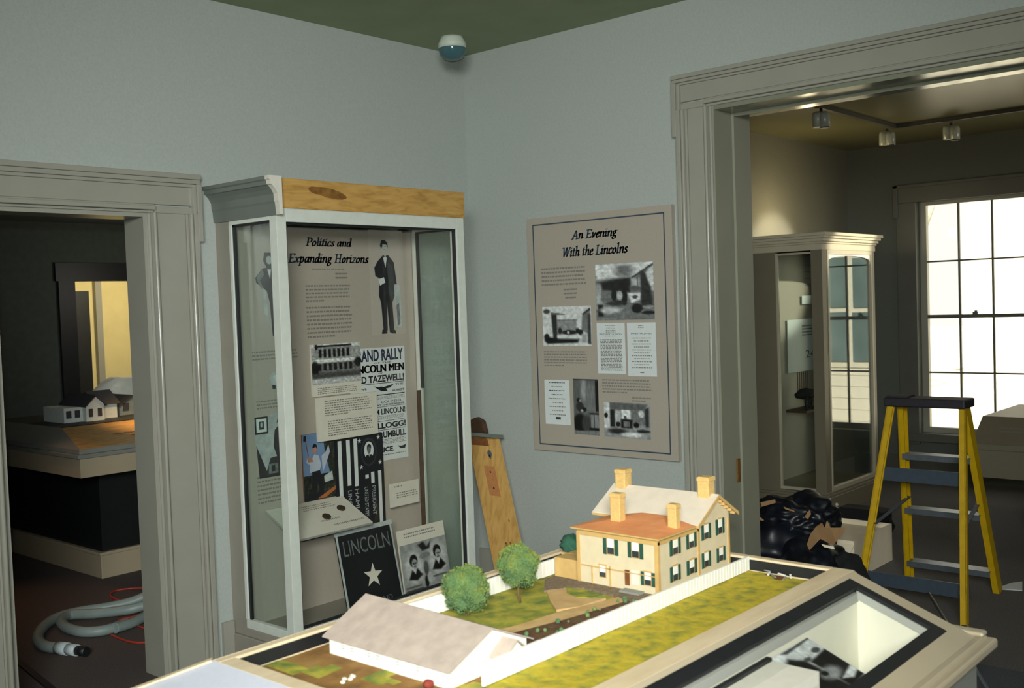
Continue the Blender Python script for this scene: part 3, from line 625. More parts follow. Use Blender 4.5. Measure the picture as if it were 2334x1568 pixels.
s = PB(3.302, 1.5, 3.122, 1.235).rect(0, 0, 1, 1, 'paper', 1).lines(.3, .04, .7, .2, 5, 'inkg', 2, center=True).text('PRESENTATION', .1, .2, .9, .235, 'ink', 2).lines(.3, .25, .7, .29, 1, 'inkg', 2).lines(.12, .32, .9, .95, 22, 'inkg', 2, .6); s.obj('printed_page', PN)
s = PB(3.108, 1.5, 2.932, 1.225).rect(0, 0, 1, 1, 'paper', 1).lines(.4, .05, .6, .12, 2, 'inkg', 2).text('MARTHA JANES', .14, .19, .86, .225, 'ink', 2)
for k in range(11): s.lines(.15+.08*(k % 2), .28+k*.055, .85-.08*(k % 2), .30+k*.055, 1, 'inkg', 2, .8)
s.rect(.42, .92, .56, .94, 'inkg', 2); s.obj('printed_page', PN)
s = PB(3.673, 1.194, 3.498, .949).rect(0, 0, 1, 1, 'paper', 1)
for k in range(9): s.lines(.18+.1*((k*3) % 2), .05+k*.09, .82-.1*((k*3) % 2), .075+k*.09, 1, 'ink' if k in (0, 2, 3) else 'inkg', 2, .8)
s.rect(.42, .83, .62, .89, 'gray3', 2); s.obj('printed_page', PN)
picture(PB(3.473, 1.203, 3.305, .903), 'photograph', PN, .34, [('e', (.43, .2, .12, .24), .55, .1), ('r', (.5, .1, .86, .58), .42, .05), ('r', (.88, .03, 1, .57), .05, .02), ('r', (0, 0, 1, .015), .08, .02), ('e', (.2, .38, .08, .04), .05, .02), ('e', (.26, .40, .04, .03), .6, .02), ('e', (.25, .5, .15, .09), .16, .04), ('e', (.42, .55, .1, .04), .08, .03), ('e', (.33, .57, .06, .02), .62, .02), ('e', (.24, .8, .27, .17), .05, .04), ('e', (.5, .8, .19, .15), .22, .05), ('r', (.68, .63, 1, .88), .48, .02), ('r', (.8, .63, .83, .88), .2, .01), ('r', (.62, .605, 1, .63), .1, .01), ('r', (.6, .87, 1, .91), .05, .01), ('r', (0, .93, 1, 1), .45, .02)], (16, 6), .12, 44, seed=5)
picture(PB(3.273, 1.085, 2.98, .90), 'photograph', PN, .55, [('r', (0, .7, 1, 1), .55, .03), ('p', [(.1, 0), (.95, .03), (.85, .22), (.15, .2)], .34, .03), ('r', (0, .0, .13, .75), .78, .02), ('e', (.05, .38, .04, .08), .1, .02), ('r', (.14, .2, .24, .7), .13, .02), ('r', (.26, .24, .36, .52), .72, .015), ('r', (.6, .22, .95, .62), .42, .02), ('r', (.39, .2, .58, .45), .86, .01), ('e', (.47, .42, .03, .06), .3), ('r', (.37, .47, .62, .72), .1, .02), ('r', (.43, .53, .56, .68), .42, .01), ('e', (.7, .62, .06, .08), .06, .02), ('e', (.31, .62, .05, .07), .08, .02), ('e', (.81, .3, .06, .1), .78, .03), ('p', [(.88, .15), (.97, .12), (.97, .65), (.9, .68)], .18, .02), ('e', (.3, .82, .2, .08), .15, .08), ('e', (.85, .78, .14, .05), .15, .05), ('e', (.6, .9, .22, .07), .82, .06)], (14, 12), .15, 60, seed=7)
# ================================================================== DISPLAY CASE 1
CX0, CX1, CY0, CY1 = 2.755, 3.93, 3.76, YA-.001
C1 = thing('display_case', 'tall glass display case with bare pine fascia, in the room corner', 'display case', (3.34, 4.0, 0))
b = MB(); b.box(CX0-.01, CX1+.01, CY0-.01, CY1, 0, .12).box(CX0, CX1, CY0, CY1, .12, .16); b.obj('base', ['taupe'], C1, .004)
b = MB()
P = .052
b.box(CX0, CX0+P, CY0, CY0+P, .16, 2.069).box(CX1-P, CX1, CY0, CY0+P, .16, 2.069).box(CX0+P, CX1-P, CY0, CY0+P, 2.013, 2.069).box(CX0+P, CX1-P, CY0, CY0+P, .16, .2)
b.box(CX0, CX0+.03, CY0+P, 4.12, 2.022, 2.069).box(CX1-.03, CX1, CY0+P, 4.12, 2.022, 2.069).box(CX0, CX0+.03, CY0+P, 4.12, .16, .2).box(CX1-.03, CX1, CY0+P, 4.12, .16, .2)
b.box(CX0, CX0+.03, 4.105, 4.125, .2, 2.022).box(CX1-.03, CX1, 4.105, 4.125, .2, 2.022)
b.obj('white_frame', ['casewhite'], C1, .002)
b = MB()      # black gaskets
g_ = .009
b.box(CX0+P, CX0+P+g_, CY0+.012, CY0+.03, .2, 2.013).box(CX1-P-g_, CX1-P, CY0+.012, CY0+.03, .2, 2.013).box(CX0+P+g_, CX1-P-g_, CY0+.012, CY0+.03, 2.004, 2.013).box(CX0+P+g_, CX1-P-g_, CY0+.012, CY0+.03, .2, .209)
b.box(CX0+.008, CX0+.02, CY0+P, CY0+P+g_, .2, 2.022).box(CX0+.008, CX0+.02, 4.09, 4.105, .2, 2.022).box(CX0+.008, CX0+.02, CY0+P, 4.105, 2.012, 2.022)
b.box(CX1-.02, CX1-.008, CY0+P, CY0+P+g_, .2, 2.022).box(CX1-.02, CX1-.008, 4.09, 4.105, 1.18, 2.022).box(CX1-.02, CX1-.008, CY0+P, 4.105, 2.012, 2.022)
b.obj('gasket', ['black'], C1)
MB().box(CX1-.055, CX1-.03, 4.095, 4.104, .2, 1.17).obj('stained_stile', ['dkbrown'], C1)
for x_ in (CX0, CX1-.03): MB().box(x_, x_+.03, 4.125, CY1, .16, 2.069).obj('rear_stile', ['taupe'], C1)
MB().box(CX0+.03, CX1-.03, 4.13, 4.15, .16, 2.02).obj('back_panel', ['panel2'], C1)
MB().box(CX0, CX1, CY0, CY1, 2.069, 2.085).obj('top', ['casewhite'], C1)
MB().box(CX0+P+.001, CX1-P-.001, CY0+.020, CY0+.024, .205, 2.008).obj('front_glass', ['glass_clear'], C1)
MB().box(CX0+.013, CX0+.016, CY0+P+.001, 4.104, .205, 2.018).obj('side_glass', ['glass'], C1)
MB().box(CX1-.016, CX1-.013, CY0+P+.001, 4.104, .205, 2.018).obj('side_glass', ['glass'], C1)
fb = MB().box(CX0+.012, CX1+.004, CY0-.006, CY0+.03, 2.072, 2.204).obj('pine_fascia', ['wood'], C1, .002)
b = MB()
for cx_, cz_, rx_, rz_ in ((3.05, 2.15, .10, .022), (2.97, 2.158, .04, .016)):
    k = 18; b.add([(cx_+rx_*math.cos(2*math.pi*i/k), CY0-.0068-(.0004 if rx_ < .05 else 0), cz_+rz_*math.sin(2*math.pi*i/k)-.14*(rx_*math.cos(2*math.pi*i/k))) for i in range(k)], [list(range(k))])
b.obj('knot', ['knot'], fb)
# crown on the left side only, its cut end showing
cp = [(CX0+.004, 2.04), (CX0-.008, 2.04), (CX0-.012, 2.09), (CX0-.016, 2.10), (CX0-.018, 2.13), (CX0-.030, 2.15), (CX0-.044, 2.165), (CX0-.052, 2.168), (CX0-.054, 2.185), (CX0-.060, 2.19), (CX0-.060, 2.205), (CX0+.004, 2.205)]
b = MB(); b.prism_y(cp, CY0-.015, CY1); b.obj('crown_moulding', ['crown'], C1)
b = MB(); b.prism_y([(x-.002 if x < CX0 else x, z) for x, z in cp], CY0-.045, CY0-.015); b.box(CX0+.004, CX0+.02, CY0-.02, CY0-.007, 2.08, 2.2); b.obj('cut_crown_end', ['cream'], C1)
# printing on the back panel
YP = 4.1295
sheetA(695, 538, 803, 568, YP).title('Politics and', .0, .15, 1.0, .80, 'ink', 1).obj('title_text', C1)
sheetA(655, 575, 841, 606, YP).title('Expanding Horizons', .0, .1, 1.0, .78, 'ink', 1).obj('title_text', C1)
sheetA(710, 612, 786, 618, YP).lines(0, 0, 1, 1, 1).obj('text_block', C1)
sheetA(764, 622, 792, 640, YP).lines(0, 0, 1, 1, 2).obj('text_block', C1)
sheetA(696, 650, 802, 690, YP).lines(0, 0, 1, 1, 5, last=.4).obj('text_block', C1)
sheetA(698, 700, 806, 770, YP).lines(0, 0, 1, 1, 8, last=.6).obj('text_block', C1)
sheetA(574, 802, 690, 818, YP).lines(0, 0, .9, 1, 3).obj('text_block', C1)
sheetA(584, 915, 650, 930, YP).lines(0, 0, .9, 1, 3).obj('text_block', C1)
sheetA(586, 1088, 665, 1140, YP).lines(0, 0, 1, 1, 7).obj('text_block', C1)
a = at(838, 523, Y=YP); b_ = at(925, 760, Y=YP)
s = Sheet((a.x, YP, a.z), (1, 0, 0), (0, 0, -1), b_.x-a.x, a.z-b_.z, (0, -1, 0))
def man(s):
    s.rect(0, 0, 1, 1, M_strip, 1)
    s.poly([(.24, .30), (.40, .24), (.56, .24), (.72, .31), (.80, .58), (.86, .80), (.74, .80), (.68, .5), (.62, .62), (.66, .98), (.52, .98), (.47, .70), (.46, .96), (.34, .97), (.30, .70), (.24, .62), (.28, .46), (.16, .44), (.14, .36)], 'inkb', 2)
    s.poly([(.50, .30), (.66, .34), (.74, .6), (.62, .7), (.54, .6)], 'gray3', 3)
    s.ell(.43, .16, .09, .042, 'gray1', 4).poly([(.32, .15), (.36, .10), (.46, .095), (.54, .12), (.55, .17), (.51, .14), (.40, .135), (.36, .18)], 'inkb', 5).poly([(.39, .245), (.52, .245), (.46, .36)], 'paper', 4).poly([(.40, .24), (.46, .255), (.52, .24), (.52, .265), (.46, .255), (.40, .265)], 'inkb', 5)
    s.rect(.36, .152, .40, .158, 'inkb', 6).rect(.45, .152, .49, .158, 'inkb', 6).rect(.40, .185, .46, .19, 'gray3', 6)
    s.poly([(.24, .47), (.40, .45), (.44, .50), (.28, .53)], 'paper', 5)
    s.poly([(.70, .52), (.84, .52), (.88, .60), (.88, .93), (.72, .95), (.70, .7)], 'gray1', 4).poly([(.74, .72), (.82, .70), (.84, .9), (.76, .92)], 'gray2', 5)
    s.poly([(.30, .95), (.44, .95), (.44, .99), (.28, .99)], 'inkb', 5).poly([(.52, .95), (.68, .96), (.70, .995), (.56, .99)], 'inkb', 5)
M_strip = 'panel3'; M['panel3'] = mat('panel_print_strip', (178, 171, 160), .6, nscale=120, namt=.03)
man(s); s.obj('standing_man_print', C1)
# left prints
s = sheetA(575, 575, 652, 765, YP)
s.poly([(.38, 0), (.62, 0), (.66, .12), (.6, .2), (.82, .3), (.95, .6), (.82, .62), (.8, 1), (.55, 1), (.50, .6), (.42, .46), (.30, .42), (.08, .36), (.06, .30), (.30, .19), (.44, .18), (.34, .10)], 'inkb', 1)
s.ell(.53, .09, .10, .05, 'gray1', 2).poly([(.08, .30), (.30, .20), (.36, .26), (.20, .33), (.30, .42), (.22, .43)], 'gray2', 2).poly([(.46, .2), (.58, .2), (.54, .32)], 'paper', 2).poly([(.30, .42), (.38, .42), (.46, .9), (.30, .7)], 'gray1', 0.6)
s.obj('standing_man_print', C1)
s = sheetA(576, 940, 668, 1078, YP); s.poly([(.0, .12), (1, 0), (1, 1), (.1, 1)], 'gray1', 1).poly([(.05, .5), (.3, .9), (.5, .55), (.55, .3), (.8, .15), (1, .3), (1, 1), (.1, 1)], 'inkb', 2)
s.rect(.03, .08, .38, .34, 'inkb', 3).rect(.07, .11, .34, .31, 'paper', 4).rect(.14, .15, .27, .27, 'gray3', 5).ell(.2, .2, .03, .04, 'gray1', 6)
s.ell(.68, .2, .08, .06, 'gray1', 4).poly([(.60, .2), (.64, .12), (.74, .12), (.77, .22), (.72, .16)], 'inkb', 5).poly([(.3, .48), (.5, .36), (.5, .55), (.58, .7), (.3, .72), (.26, .6)], 'gray1', 3).rect(.35, .8, .6, .95, 'gray2', 3).rect(.42, .83, .52, .92, 'inkb', 4); s.obj('seated_man_print', C1)
s = sheetA(608, 845, 652, 885, YP); s.poly([(.1, .4), (.3, .1), (.8, 0), (1, .4), (.8, .9), (.3, .9)], 'gray1', 1).poly([(.25, .75), (.45, .8), (.4, 1), (.25, .95)], 'gray3', 2).poly([(.3, .3), (.6, .2), (.5, .6)], 'paper', 2); s.obj('small_shell_print', C1)
# ------------------------------------------------------------------ things standing or hanging in case 1
s = sheetA(708, 786, 824, 893, 4.118); s.board('cream', .010)
s.rect(0, .78, 1, 1, 'cream', 2).lines(.1, .84, .9, .98, 4, 'inkg', 3)
po_ = s.obj('mounted_photograph'); s.h *= .775
lay = [('r', (0, 0, 1, .09), .8, .02), ('r', (.08, .1, .82, .37), .55, .01), ('r', (.12, .03, .82, .085), .06, .008), ('e', (.1, .07, .03, .07), .08, .03)]
for k in range(7): lay += [('r', (.15+k*.094, .13, .205+k*.094, .33), .08, .008)]
lay += [('r', (0, .38, .92, .46), .84, .01), ('r', (0, .47, 1, .8), .42, .02)]
for k in range(7): lay += [('r', (.13+k*.105, .49, .19+k*.105, .66), .10, .01)]
lay += [('e', (.06, .62, .08, .2), .07, .05), ('e', (.95, .5, .09, .12), .12, .05), ('r', (0, .72, 1, .85), .25, .04), ('r', (0, .87, 1, 1), .7, .03)]
picture(s, 'photo_print', po_, .6, lay, (20, 22), .22, 72, 3)
tag(po_, 'black and white photograph of a crowded columned building above the rally poster', 'photograph')
s = sheetA(795, 797, 931, 1040, 4.1235); s.board('paper', .004)
def ptx(t, v0, v1, bold=.03, a0=.03, a1=.97, m='inkb'): s.text(t, a0, v0, a1, v1, m, 2, bold)
ptx('GRAND RALLY', .014, .118, .035, m='inkbl'); ptx('OF THE', .128, .140, .01, .42, .74); [ptx('LINCOLN MEN', .148, .215, 0, .03+q, .965+q) for q in (0, .006, .012, .018)]; ptx('OF', .222, .232, .01, .5, .58); ptx('OLD TAZEWELL!', .242, .305, .035); s.rect(.03, .312, .97, .317, 'inkb', 2)
s.poly([(.40, .335), (.50, .350), (.54, .343), (.58, .352), (.66, .342), (.78, .330), (.70, .362), (.63, .366), (.66, .392), (.55, .386), (.50, .372)], 'inkb', 2); ptx('WE', .345, .362, .02, .16, .28); ptx('THE', .328, .345, .02, .80, .95); ptx('HONEST', .378, .398, .03, .74, .97)
s.rect(.35, .414, .97, .422, 'inkb', 2).lines(.35, .432, .97, .462, 3, 'inkg', 2); ptx('COUNSEL', .470, .492, .01, .52, .92); ptx('AT THE SPEAKING', .500, .515, .02, .45, .95); s.rect(.35, .522, .97, .526, 'inkb', 2)
ptx('ABRAHAM LINCOLN!', .540, .592, .035, .03, .97); s.lines(.35, .604, .97, .640, 4, 'inkg', 2).rect(.35, .648, .97, .652, 'inkb', 2); ptx('W. KELLOGG!', .664, .716, .04); s.rect(.03, .726, .97, .730, 'inkb', 2)
ptx('TRUMBULL', .742, .800, .04, .40, .97); s.lines(.1, .812, .97, .862, 4, 'inkg', 2); ptx('PRICE.', .880, .925, .045, .40, .74); s.poly([(.80, .885), (.88, .893), (.96, .882), (.94, .915), (.86, .915)], 'inkb', 2).lines(.1, .945, .95, .965, 1, 'inkg', 2)
tag(s.obj('rally_poster'), 'tall white broadside poster headed GRAND RALLY in heavy black type', 'poster')
s = sheetA(722, 908, 862, 987, 4.085); s.board('cream', .014)
s.lines(.12, .08, .9, .46, 7, 'inkg', 1, last=.5).lines(.16, .55, .92, .93, 7, 'inkg', 1, last=.4)
tag(s.obj('label_card'), 'large cream label card of small type overlapping the rally poster', 'label card')
s = sheetA(688, 992, 777, 1128, 4.118); s.board('skyblue', .008, 'brown')
s.rect(0, .62, 1, 1, 'printgreen', 1).poly([(.55, 0), (1, 0), (1, .7), (.72, .62), (.6, .3)], 'printgreen', 2).poly([(.5, .35), (.62, .3), (.7, .2), (.74, .3), (.6, .5), (.52, .6)], 'paleblue', 3).poly([(.55, .66), (.78, .6), (.8, .74), (.56, .76)], 'gray1', 3)
s.poly([(.03, .02), (.1, .02), (.1, .1), (.02, .1)], 'inkb', 4).poly([(.07, .08), (.085, .08), (.15, .32), (.13, .33)], 'brown', 4).ell(.31, .24, .06, .07, 'skin', 5).poly([(.25, .2), (.3, .15), (.37, .17), (.38, .24), (.34, .2), (.27, .22)], 'inkb', 6)
s.poly([(.1, .36), (.26, .36), (.30, .31), (.42, .34), (.48, .48), (.42, .58), (.16, .58), (.18, .46), (.08, .42)], 'paleblue', 4).poly([(.1, .34), (.24, .36), (.26, .42), (.12, .42)], 'skin', 5)
s.poly([(.22, .57), (.44, .56), (.50, .72), (.54, .92), (.44, .92), (.36, .72), (.30, .92), (.20, .92), (.22, .75)], 'inkb', 5).poly([(.35, .98), (.9, .82), (.95, .86), (.55, .99)], 'orangep', 4).poly([(.05, .9), (.5, .88), (.35, 1), (.05, 1)], 'inkb', 4)
tag(s.obj('painted_picture'), 'colour picture of a man in white shirt swinging an axe under blue sky', 'picture')
s = sheetA(762, 1003, 880, 1196, 4.112); s.board('inkb', .003)
for k, (u0, v1_) in enumerate(((.06, .62), (.23, .50), (.38, .52))): s.rect(u0, .02, u0+.075, v1_ if k else 1, 'paper', 1)
s.rect(.60, .42, .67, .46, 'paper', 1).rect(.72, .40, .79, .52, 'paper', 1).rect(.87, .40, .94, 1, 'paper', 1)
for k, (u0, t_) in enumerate(((.22, 'LINCOLN'), (.37, 'HAMLIN'), (.56, 'UNITED STATES'), (.72, 'PRESIDENT'))): s.text(t_, u0+.01, .55, u0+.085, .86, 'gray1', 2, vert=True)
for k in range(6): s.rect(.23 if k % 2 else .38, .88, .30 if k % 2 else .45, 1, 'paper', 1)
s.ell(.69, .18, .17, .15, 'gray3', 2).ell(.69, .18, .14, .13, 'inkb', 3).ell(.69, .165, .10, .095, 'paper', 4).poly([(.57, .26), (.64, .21), (.74, .21), (.81, .26), (.76, .29), (.62, .29)], 'inkb', 5).ell(.69, .155, .04, .05, 'gray2', 5).poly([(.645, .16), (.65, .11), (.69, .095), (.735, .11), (.735, .15), (.69, .12)], 'inkb', 6).poly([(.67, .2), (.71, .2), (.69, .235)], 'gray1', 6)
for u0, v0 in ((.50, .05), (.90, .04), (.52, .33), (.92, .31)): s.star(u0, v0, .014, 'paper', 4)
tag(s.obj('campaign_banner'), 'striped black and white campaign banner with oval bearded portrait and stars', 'banner')
s = sheetA(890, 1104, 956, 1143, 4.06); s.board('cream', .012)
s.lines(.12, .12, .4, .25, 1, 'inkg', 1).lines(.2, .42, .95, .7, 3, 'inkg', 1)
tag(s.obj('label_card'), 'small white label card at the lower right of the glass case', 'label card')
# coin shelf
ca = at(605, 1163, Y=4.12); cb = at(778, 1129, Y=4.12); cf = at(850, 1190, X=cb.x)
zb, zf, yb, yf = (ca.z+cb.z)/2, cf.z, 4.118, cf.y
vv = Vector((0, yf-yb, zf-zb)); L_ = vv.length; vv.normalize(); nn = Vector((1, 0, 0)).cross(vv); nn = nn if nn.z > 0 else -nn
s = Sheet((ca.x, yb, zb), (1, 0, 0), vv, cb.x-ca.x, L_, nn); s.board('cream', .012, 'gray_lip').lines(.38, .12, .8, .3, 3, 'inkg', 1).lines(.45, .62, .7, .72, 1, 'inkg', 1).lines(.55, .8, .95, .9, 1, 'inkg', 1)
tag(s.obj('coin_board'), 'sloping cream label board holding two dark coins, inside the glass case', 'label board')
def coin(u_, v_, label):
    c = s.pt(u_, v_, 1); b = MB(); k = 20; r = .022
    x = Vector((1, 0, 0)); top = [c+nn*.006+(x*math.cos(2*math.pi*i/k)+vv*math.sin(2*math.pi*i/k))*r for i in range(k)]
    b.slab(top, nn, .006); return tag(b.obj('coin', ['copper']), label, 'coin', 'coins on the sloping board')
coin(.56, .55, 'dark round coin on the cream board, nearer the white post'); coin(.82, .40, 'dark round coin on the cream board, farther from the white post')
# LINCOLN banner leaning
tl = Vector((3.175, 3.975, .527)); bl_ = Vector((3.165, 3.885, .165))
vv2 = (bl_-tl); H_ = vv2.length; vv2.normalize(); n2 = Vector((1, 0, 0)).cross(vv2).normalized(); n2 = n2 if n2.y < 0 else -n2
s = Sheet(tl, (1, 0, 0), vv2, .36, H_, n2); s.board('black', .006)
s.rect(-.02, -.04, 1.02, .02, 'gray1', 6).rect(0, .02, .035, 1, 'gray1', 2).rect(.97, .02, 1, 1, 'gray1', 2)
s.text('LINCOLN', .1, .1, .92, .30, 'gray2', 2, 0).star(.53, .62, .062, 'cream', 2, .12).text('AND', .55, .92, .8, .99, 'gray2', 2)
tag(s.obj('cloth_banner'), 'black cloth banner reading LINCOLN over a white star, leaning in the case', 'banner')
tl = Vector((3.515, 3.905, .492)); bl_ = Vector((3.505, 3.845, .155))
vv2 = (bl_-tl); H_ = vv2.length; vv2.normalize(); n2 = Vector((1, 0, 0)).cross(vv2).normalized(); n2 = n2 if n2.y < 0 else -n2
s = Sheet(tl, (1, 0, 0), vv2, .325, H_, n2); s.board('cream', .01)
s.rect(0, .22, 1, .97, 'gray1', 1).lines(.12, .06, .8, .15, 2, 'inkg', 1).rect(0, .96, 1, 1, 'gray3', 2)
eng = s
eo_ = s.obj('mounted_engraving')
lay = []
for cu_, cv_ in ((.25, .38), (.77, .30)):
    lay += [('e', (cu_, cv_+.1, .19, .32), .74, .05), ('e', (cu_, cv_-.03, .085, .125), .05, .02), ('e', (cu_+.015, cv_+.035, .058, .10), .62, .02), ('e', (cu_-.005, cv_+.02, .02, .014), .1), ('e', (cu_+.04, cv_+.02, .02, .014), .1), ('e', (cu_+.018, cv_+.055, .012, .03), .4), ('e', (cu_+.018, cv_+.09, .028, .012), .2), ('p', [(cu_-.14, cv_+.32), (cu_-.05, cv_+.14), (cu_+.01, cv_+.22), (cu_+.06, cv_+.13), (cu_+.16, cv_+.28), (cu_+.04, cv_+.36)], .06, .02), ('p', [(cu_-.02, cv_+.15), (cu_+.04, cv_+.15), (cu_+.01, cv_+.24)], .8, .01)]
lay += [('p', [(.38, .06), (.5, .02), (.56, .14), (.66, .04), (.62, .18), (.46, .2)], .1, .02), ('e', (.5, .3, .12, .06), .45, .03), ('e', (.5, .55, .05, .14), .3, .04), ('e', (.48, .82, .04, .12), .1, .04), ('e', (.58, .76, .08, .1), .66, .04), ('r', (.03, .84, .36, .87), .25, .01), ('r', (.03, .9, .4, .93), .2, .01), ('r', (.62, .74, .92, .77), .3, .01)]
engp = Sheet(s.pt(0, .22, 0), s.u, s.v, s.w, s.h*.74, s.n)
picture(engp, 'portrait_print', eo_, .56, lay, (12, 12), .1, 72, 3, seed=9)
tag(eo_, 'gray engraving of two bust portraits in ovals, leaning beside the LINCOLN banner', 'engraving')
# ================================================================== LEANING PLANK (the case's missing cornice)
pk = thing('leaning_board', 'raw pine board with metal keyhole hanger leaning beside the glass case', 'board', (4.2, 4.0, 0))
ptl, ptr = Vector((4.335, 4.178, .862)), Vector((4.335, 3.948, .862))
dn = Vector((-.09, -.205, -.495)).normalized(); L0 = .862/abs(dn.z)
# the lower end slides left/towards the room
pn = (ptr-ptl).cross(dn).normalized(); pn = pn if pn.x < 0 else -pn
b = MB(); b.slab([ptl, ptr, ptr+dn*L0, ptl+dn*L0], pn, .022); b.obj('plank', ['woodv'], pk)
uu = (ptr-ptl).normalized()
def PLK(u0, v0, u1, v1, t=.003): return [ptl+uu*u0+dn*v0+pn*t, ptl+uu*u1+dn*v0+pn*t, ptl+uu*u1+dn*v1+pn*t, ptl+uu*u0+dn*v1+pn*t]
MB().slab(PLK(.0, .004, .155, .05), pn, .003).obj('stained_patch', ['brown'], pk)
q = MB().slab(PLK(.085, .17, .165, .345), pn, .003).obj('filler_block', ['patch'], pk)
b = MB()
for v in (.205, .30):
    c = ptl+uu*.128+dn*v+pn*.004; k = 10; b = MB(); b.slab([c+(uu*math.cos(2*math.pi*i/k)+dn*math.sin(2*math.pi*i/k))*.006 for i in range(k)], pn, .002); b.obj('screw_hole', ['black'], q)
c = ptl+uu*.15+dn*.10+pn*.005
pts = [c+(uu*(.016*math.sin(t)*(1 if math.cos(t) > -.2 else .6))-dn*(.026*math.cos(t))) for t in [2*math.pi*i/16 for i in range(16)]]
h_ = MB().slab(pts, pn, .004).obj('keyhole_hanger', ['steel'], pk)
MB().slab([c+dn*.008+(uu*math.cos(2*math.pi*i/10)+dn*math.sin(2*math.pi*i/10))*.008+pn*.001 for i in range(10)], pn, .001).obj('keyhole', ['black'], h_)
b = MB()
for u_, v_, r in ((.19, .48, .005), (.13, .62, .009), (.165, .61, .006), (.10, .33, .004)):
    c = ptl+uu*u_+dn*v_+pn*.0008; b = MB(); b.add([c+(uu*math.cos(2*math.pi*i/12)+dn*1.6*math.sin(2*math.pi*i/12))*r for i in range(12)], [list(range(12))]); b.obj('knot', ['knot'], pk)
b = MB(); b.slab([ptl+Vector((0, 0, .022))+uu*-.0+pn*.06, ptr+Vector((0, 0, .022))+uu*.022+pn*.06, ptr+Vector((.01, 0, .022))+uu*.022-pn*.02, ptl+Vector((.01, 0, .022))-pn*.02], (0, 0, 1), .02); b.obj('moulded_top_edge', ['crown'], pk)
bx = [(4.29, .845), (4.225, .93), (4.17, .955), (4.12, .935), (4.10, .87), (4.16, .80), (4.26, .77)]
b = MB(); b.prism_x([(y, z+.01) for y, z in bx], XC-.075, XC-.04)
tag(b.obj('carved_bracket', ['dkbrown']), 'dark brown scalloped wooden piece behind the top of the leaning pine board', 'wood piece')
# ================================================================== MODEL DISPLAY TABLE
T = thing('display_table', 'foreground display table with sloped tan rim around the model yard', 'display table', (1.8, 1.45, 0))
X0, X1, Y0, Y1, ZT = 1.185, 2.58, 1.115, 1.903, .900
GX0, GX1, GY0, GY1, ZG = 1.225, 2.555, 1.172, 1.880, .866
sl = .383
def zs(y): return ZT-sl*(Y0-y)
OY = .815; OX0 = 1.0; OY1 = 2.05
b = MB()
b.box(X0, X1, GY1, Y1, .80, ZT).box(X0, X1, Y0, GY0, .80, ZT).box(X0, GX0, GY0, GY1, .80, ZT).box(GX1, X1, GY0, GY1, .80, ZT)
b.obj('rim', ['tanrim'], T, .002)
b = MB(); b.box(GX0, GX1, GY1-.003, GY1, ZG, ZT-.006).box(GX1-.003, GX1, GY0, GY1-.003, ZG, ZT-.006).box(GX0, GX0+.003, GY0, GY1-.003, ZG, ZT-.006); b.obj('black_recess_lining', ['black'], T)
# slopes
def quad(mb, P, m=0): return mb.slab(P, (P[1]-P[0]).cross(P[2]-P[0]) if ((P[1]-P[0]).cross(P[2]-P[0])).z > 0 else -((P[1]-P[0]).cross(P[2]-P[0])), .012, m)
VX0, VX1, VY0, VY1 = 1.26, 2.515, .862, 1.100     # vitrine opening outline (black frame outer)
def SP(x, y, t=0): return Vector((x, y, zs(y)+t))
b = MB()
quad(b, [SP(X0, Y0), SP(X0, VY1), SP(X1-.012, VY1), SP(X1-.004, Y0)])
quad(b, [SP(X0, VY1), SP(X0, VY0), SP(VX0, VY0), SP(VX0, VY1)]); quad(b, [SP(VX1, VY1), SP(VX1, VY0), SP(X1-.012, VY0), SP(X1-.012, VY1)])
quad(b, [SP(X0, VY0), SP(X0, OY), SP(X1-.012, OY), SP(X1-.012, VY0)])
b.obj('sloped_margin', ['taupe_table'], T)
b = MB(); f_ = .030
for x0, x1, y0, y1 in ((VX0, VX1, VY1-f_, VY1), (VX0, VX1, VY0, VY0+f_*.95), (VX0, VX0+f_, VY0+f_*.95, VY1-f_), (VX1-f_*.9, VX1, VY0+f_*.95, VY1-f_)):
    quad(b, [SP(x0, y1, .001), SP(x0, y0, .001), SP(x1, y0, .001), SP(x1, y1, .001)])
b.obj('black_vitrine_frame', ['black'], T)
IX0, IX1, IY0, IY1 = VX0+f_, VX1-f_*.9, VY0+f_*.95, VY1-f_
b = MB(); quad(b, [SP(IX0, IY1, -.004), SP(IX0, IY0, -.004), SP(IX1, IY0, -.004), SP(IX1, IY1, -.004)]); 
gp = MB(); gp.add([SP(IX0, IY1, -.002), SP(IX0, IY0, -.002), SP(IX1, IY0, -.002), SP(IX1, IY1, -.002)], [(0, 1, 2, 3)]); gp.obj('vitrine_glass', ['acryl'], T)
# white well under the vitrine, with a gray lip
ZW = .46
b = MB()
b.box(IX0, IX1, IY1, IY1+.012, ZW, zs(IY1)-.035).box(IX0, IX1, IY0-.012, IY0, ZW, zs(IY0)-.012).box(IX0-.012, IX1+.012, IY0-.012, IY1+.012, ZW-.01, ZW)
for xa in (IX0-.012, IX1): b.prism_x([(IY0, ZW), (IY1, ZW), (IY1, zs(IY1)-.030), (IY0, zs(IY0)-.030)], xa, xa+.012)
b.obj('white_well', ['white'], T)
b = MB(); b.box(IX0, IX1, IY1-.003, IY1+.012, zs(IY1)-.035, zs(IY1)-.013)
b.prism_x([(IY0, zs(IY0)-.028), (IY1, zs(IY1)-.028), (IY1, zs(IY1)-.008), (IY0, zs(IY0)-.008)], IX1-.004, IX1+.012); b.obj('gray_lip', ['gray_lip'], T)
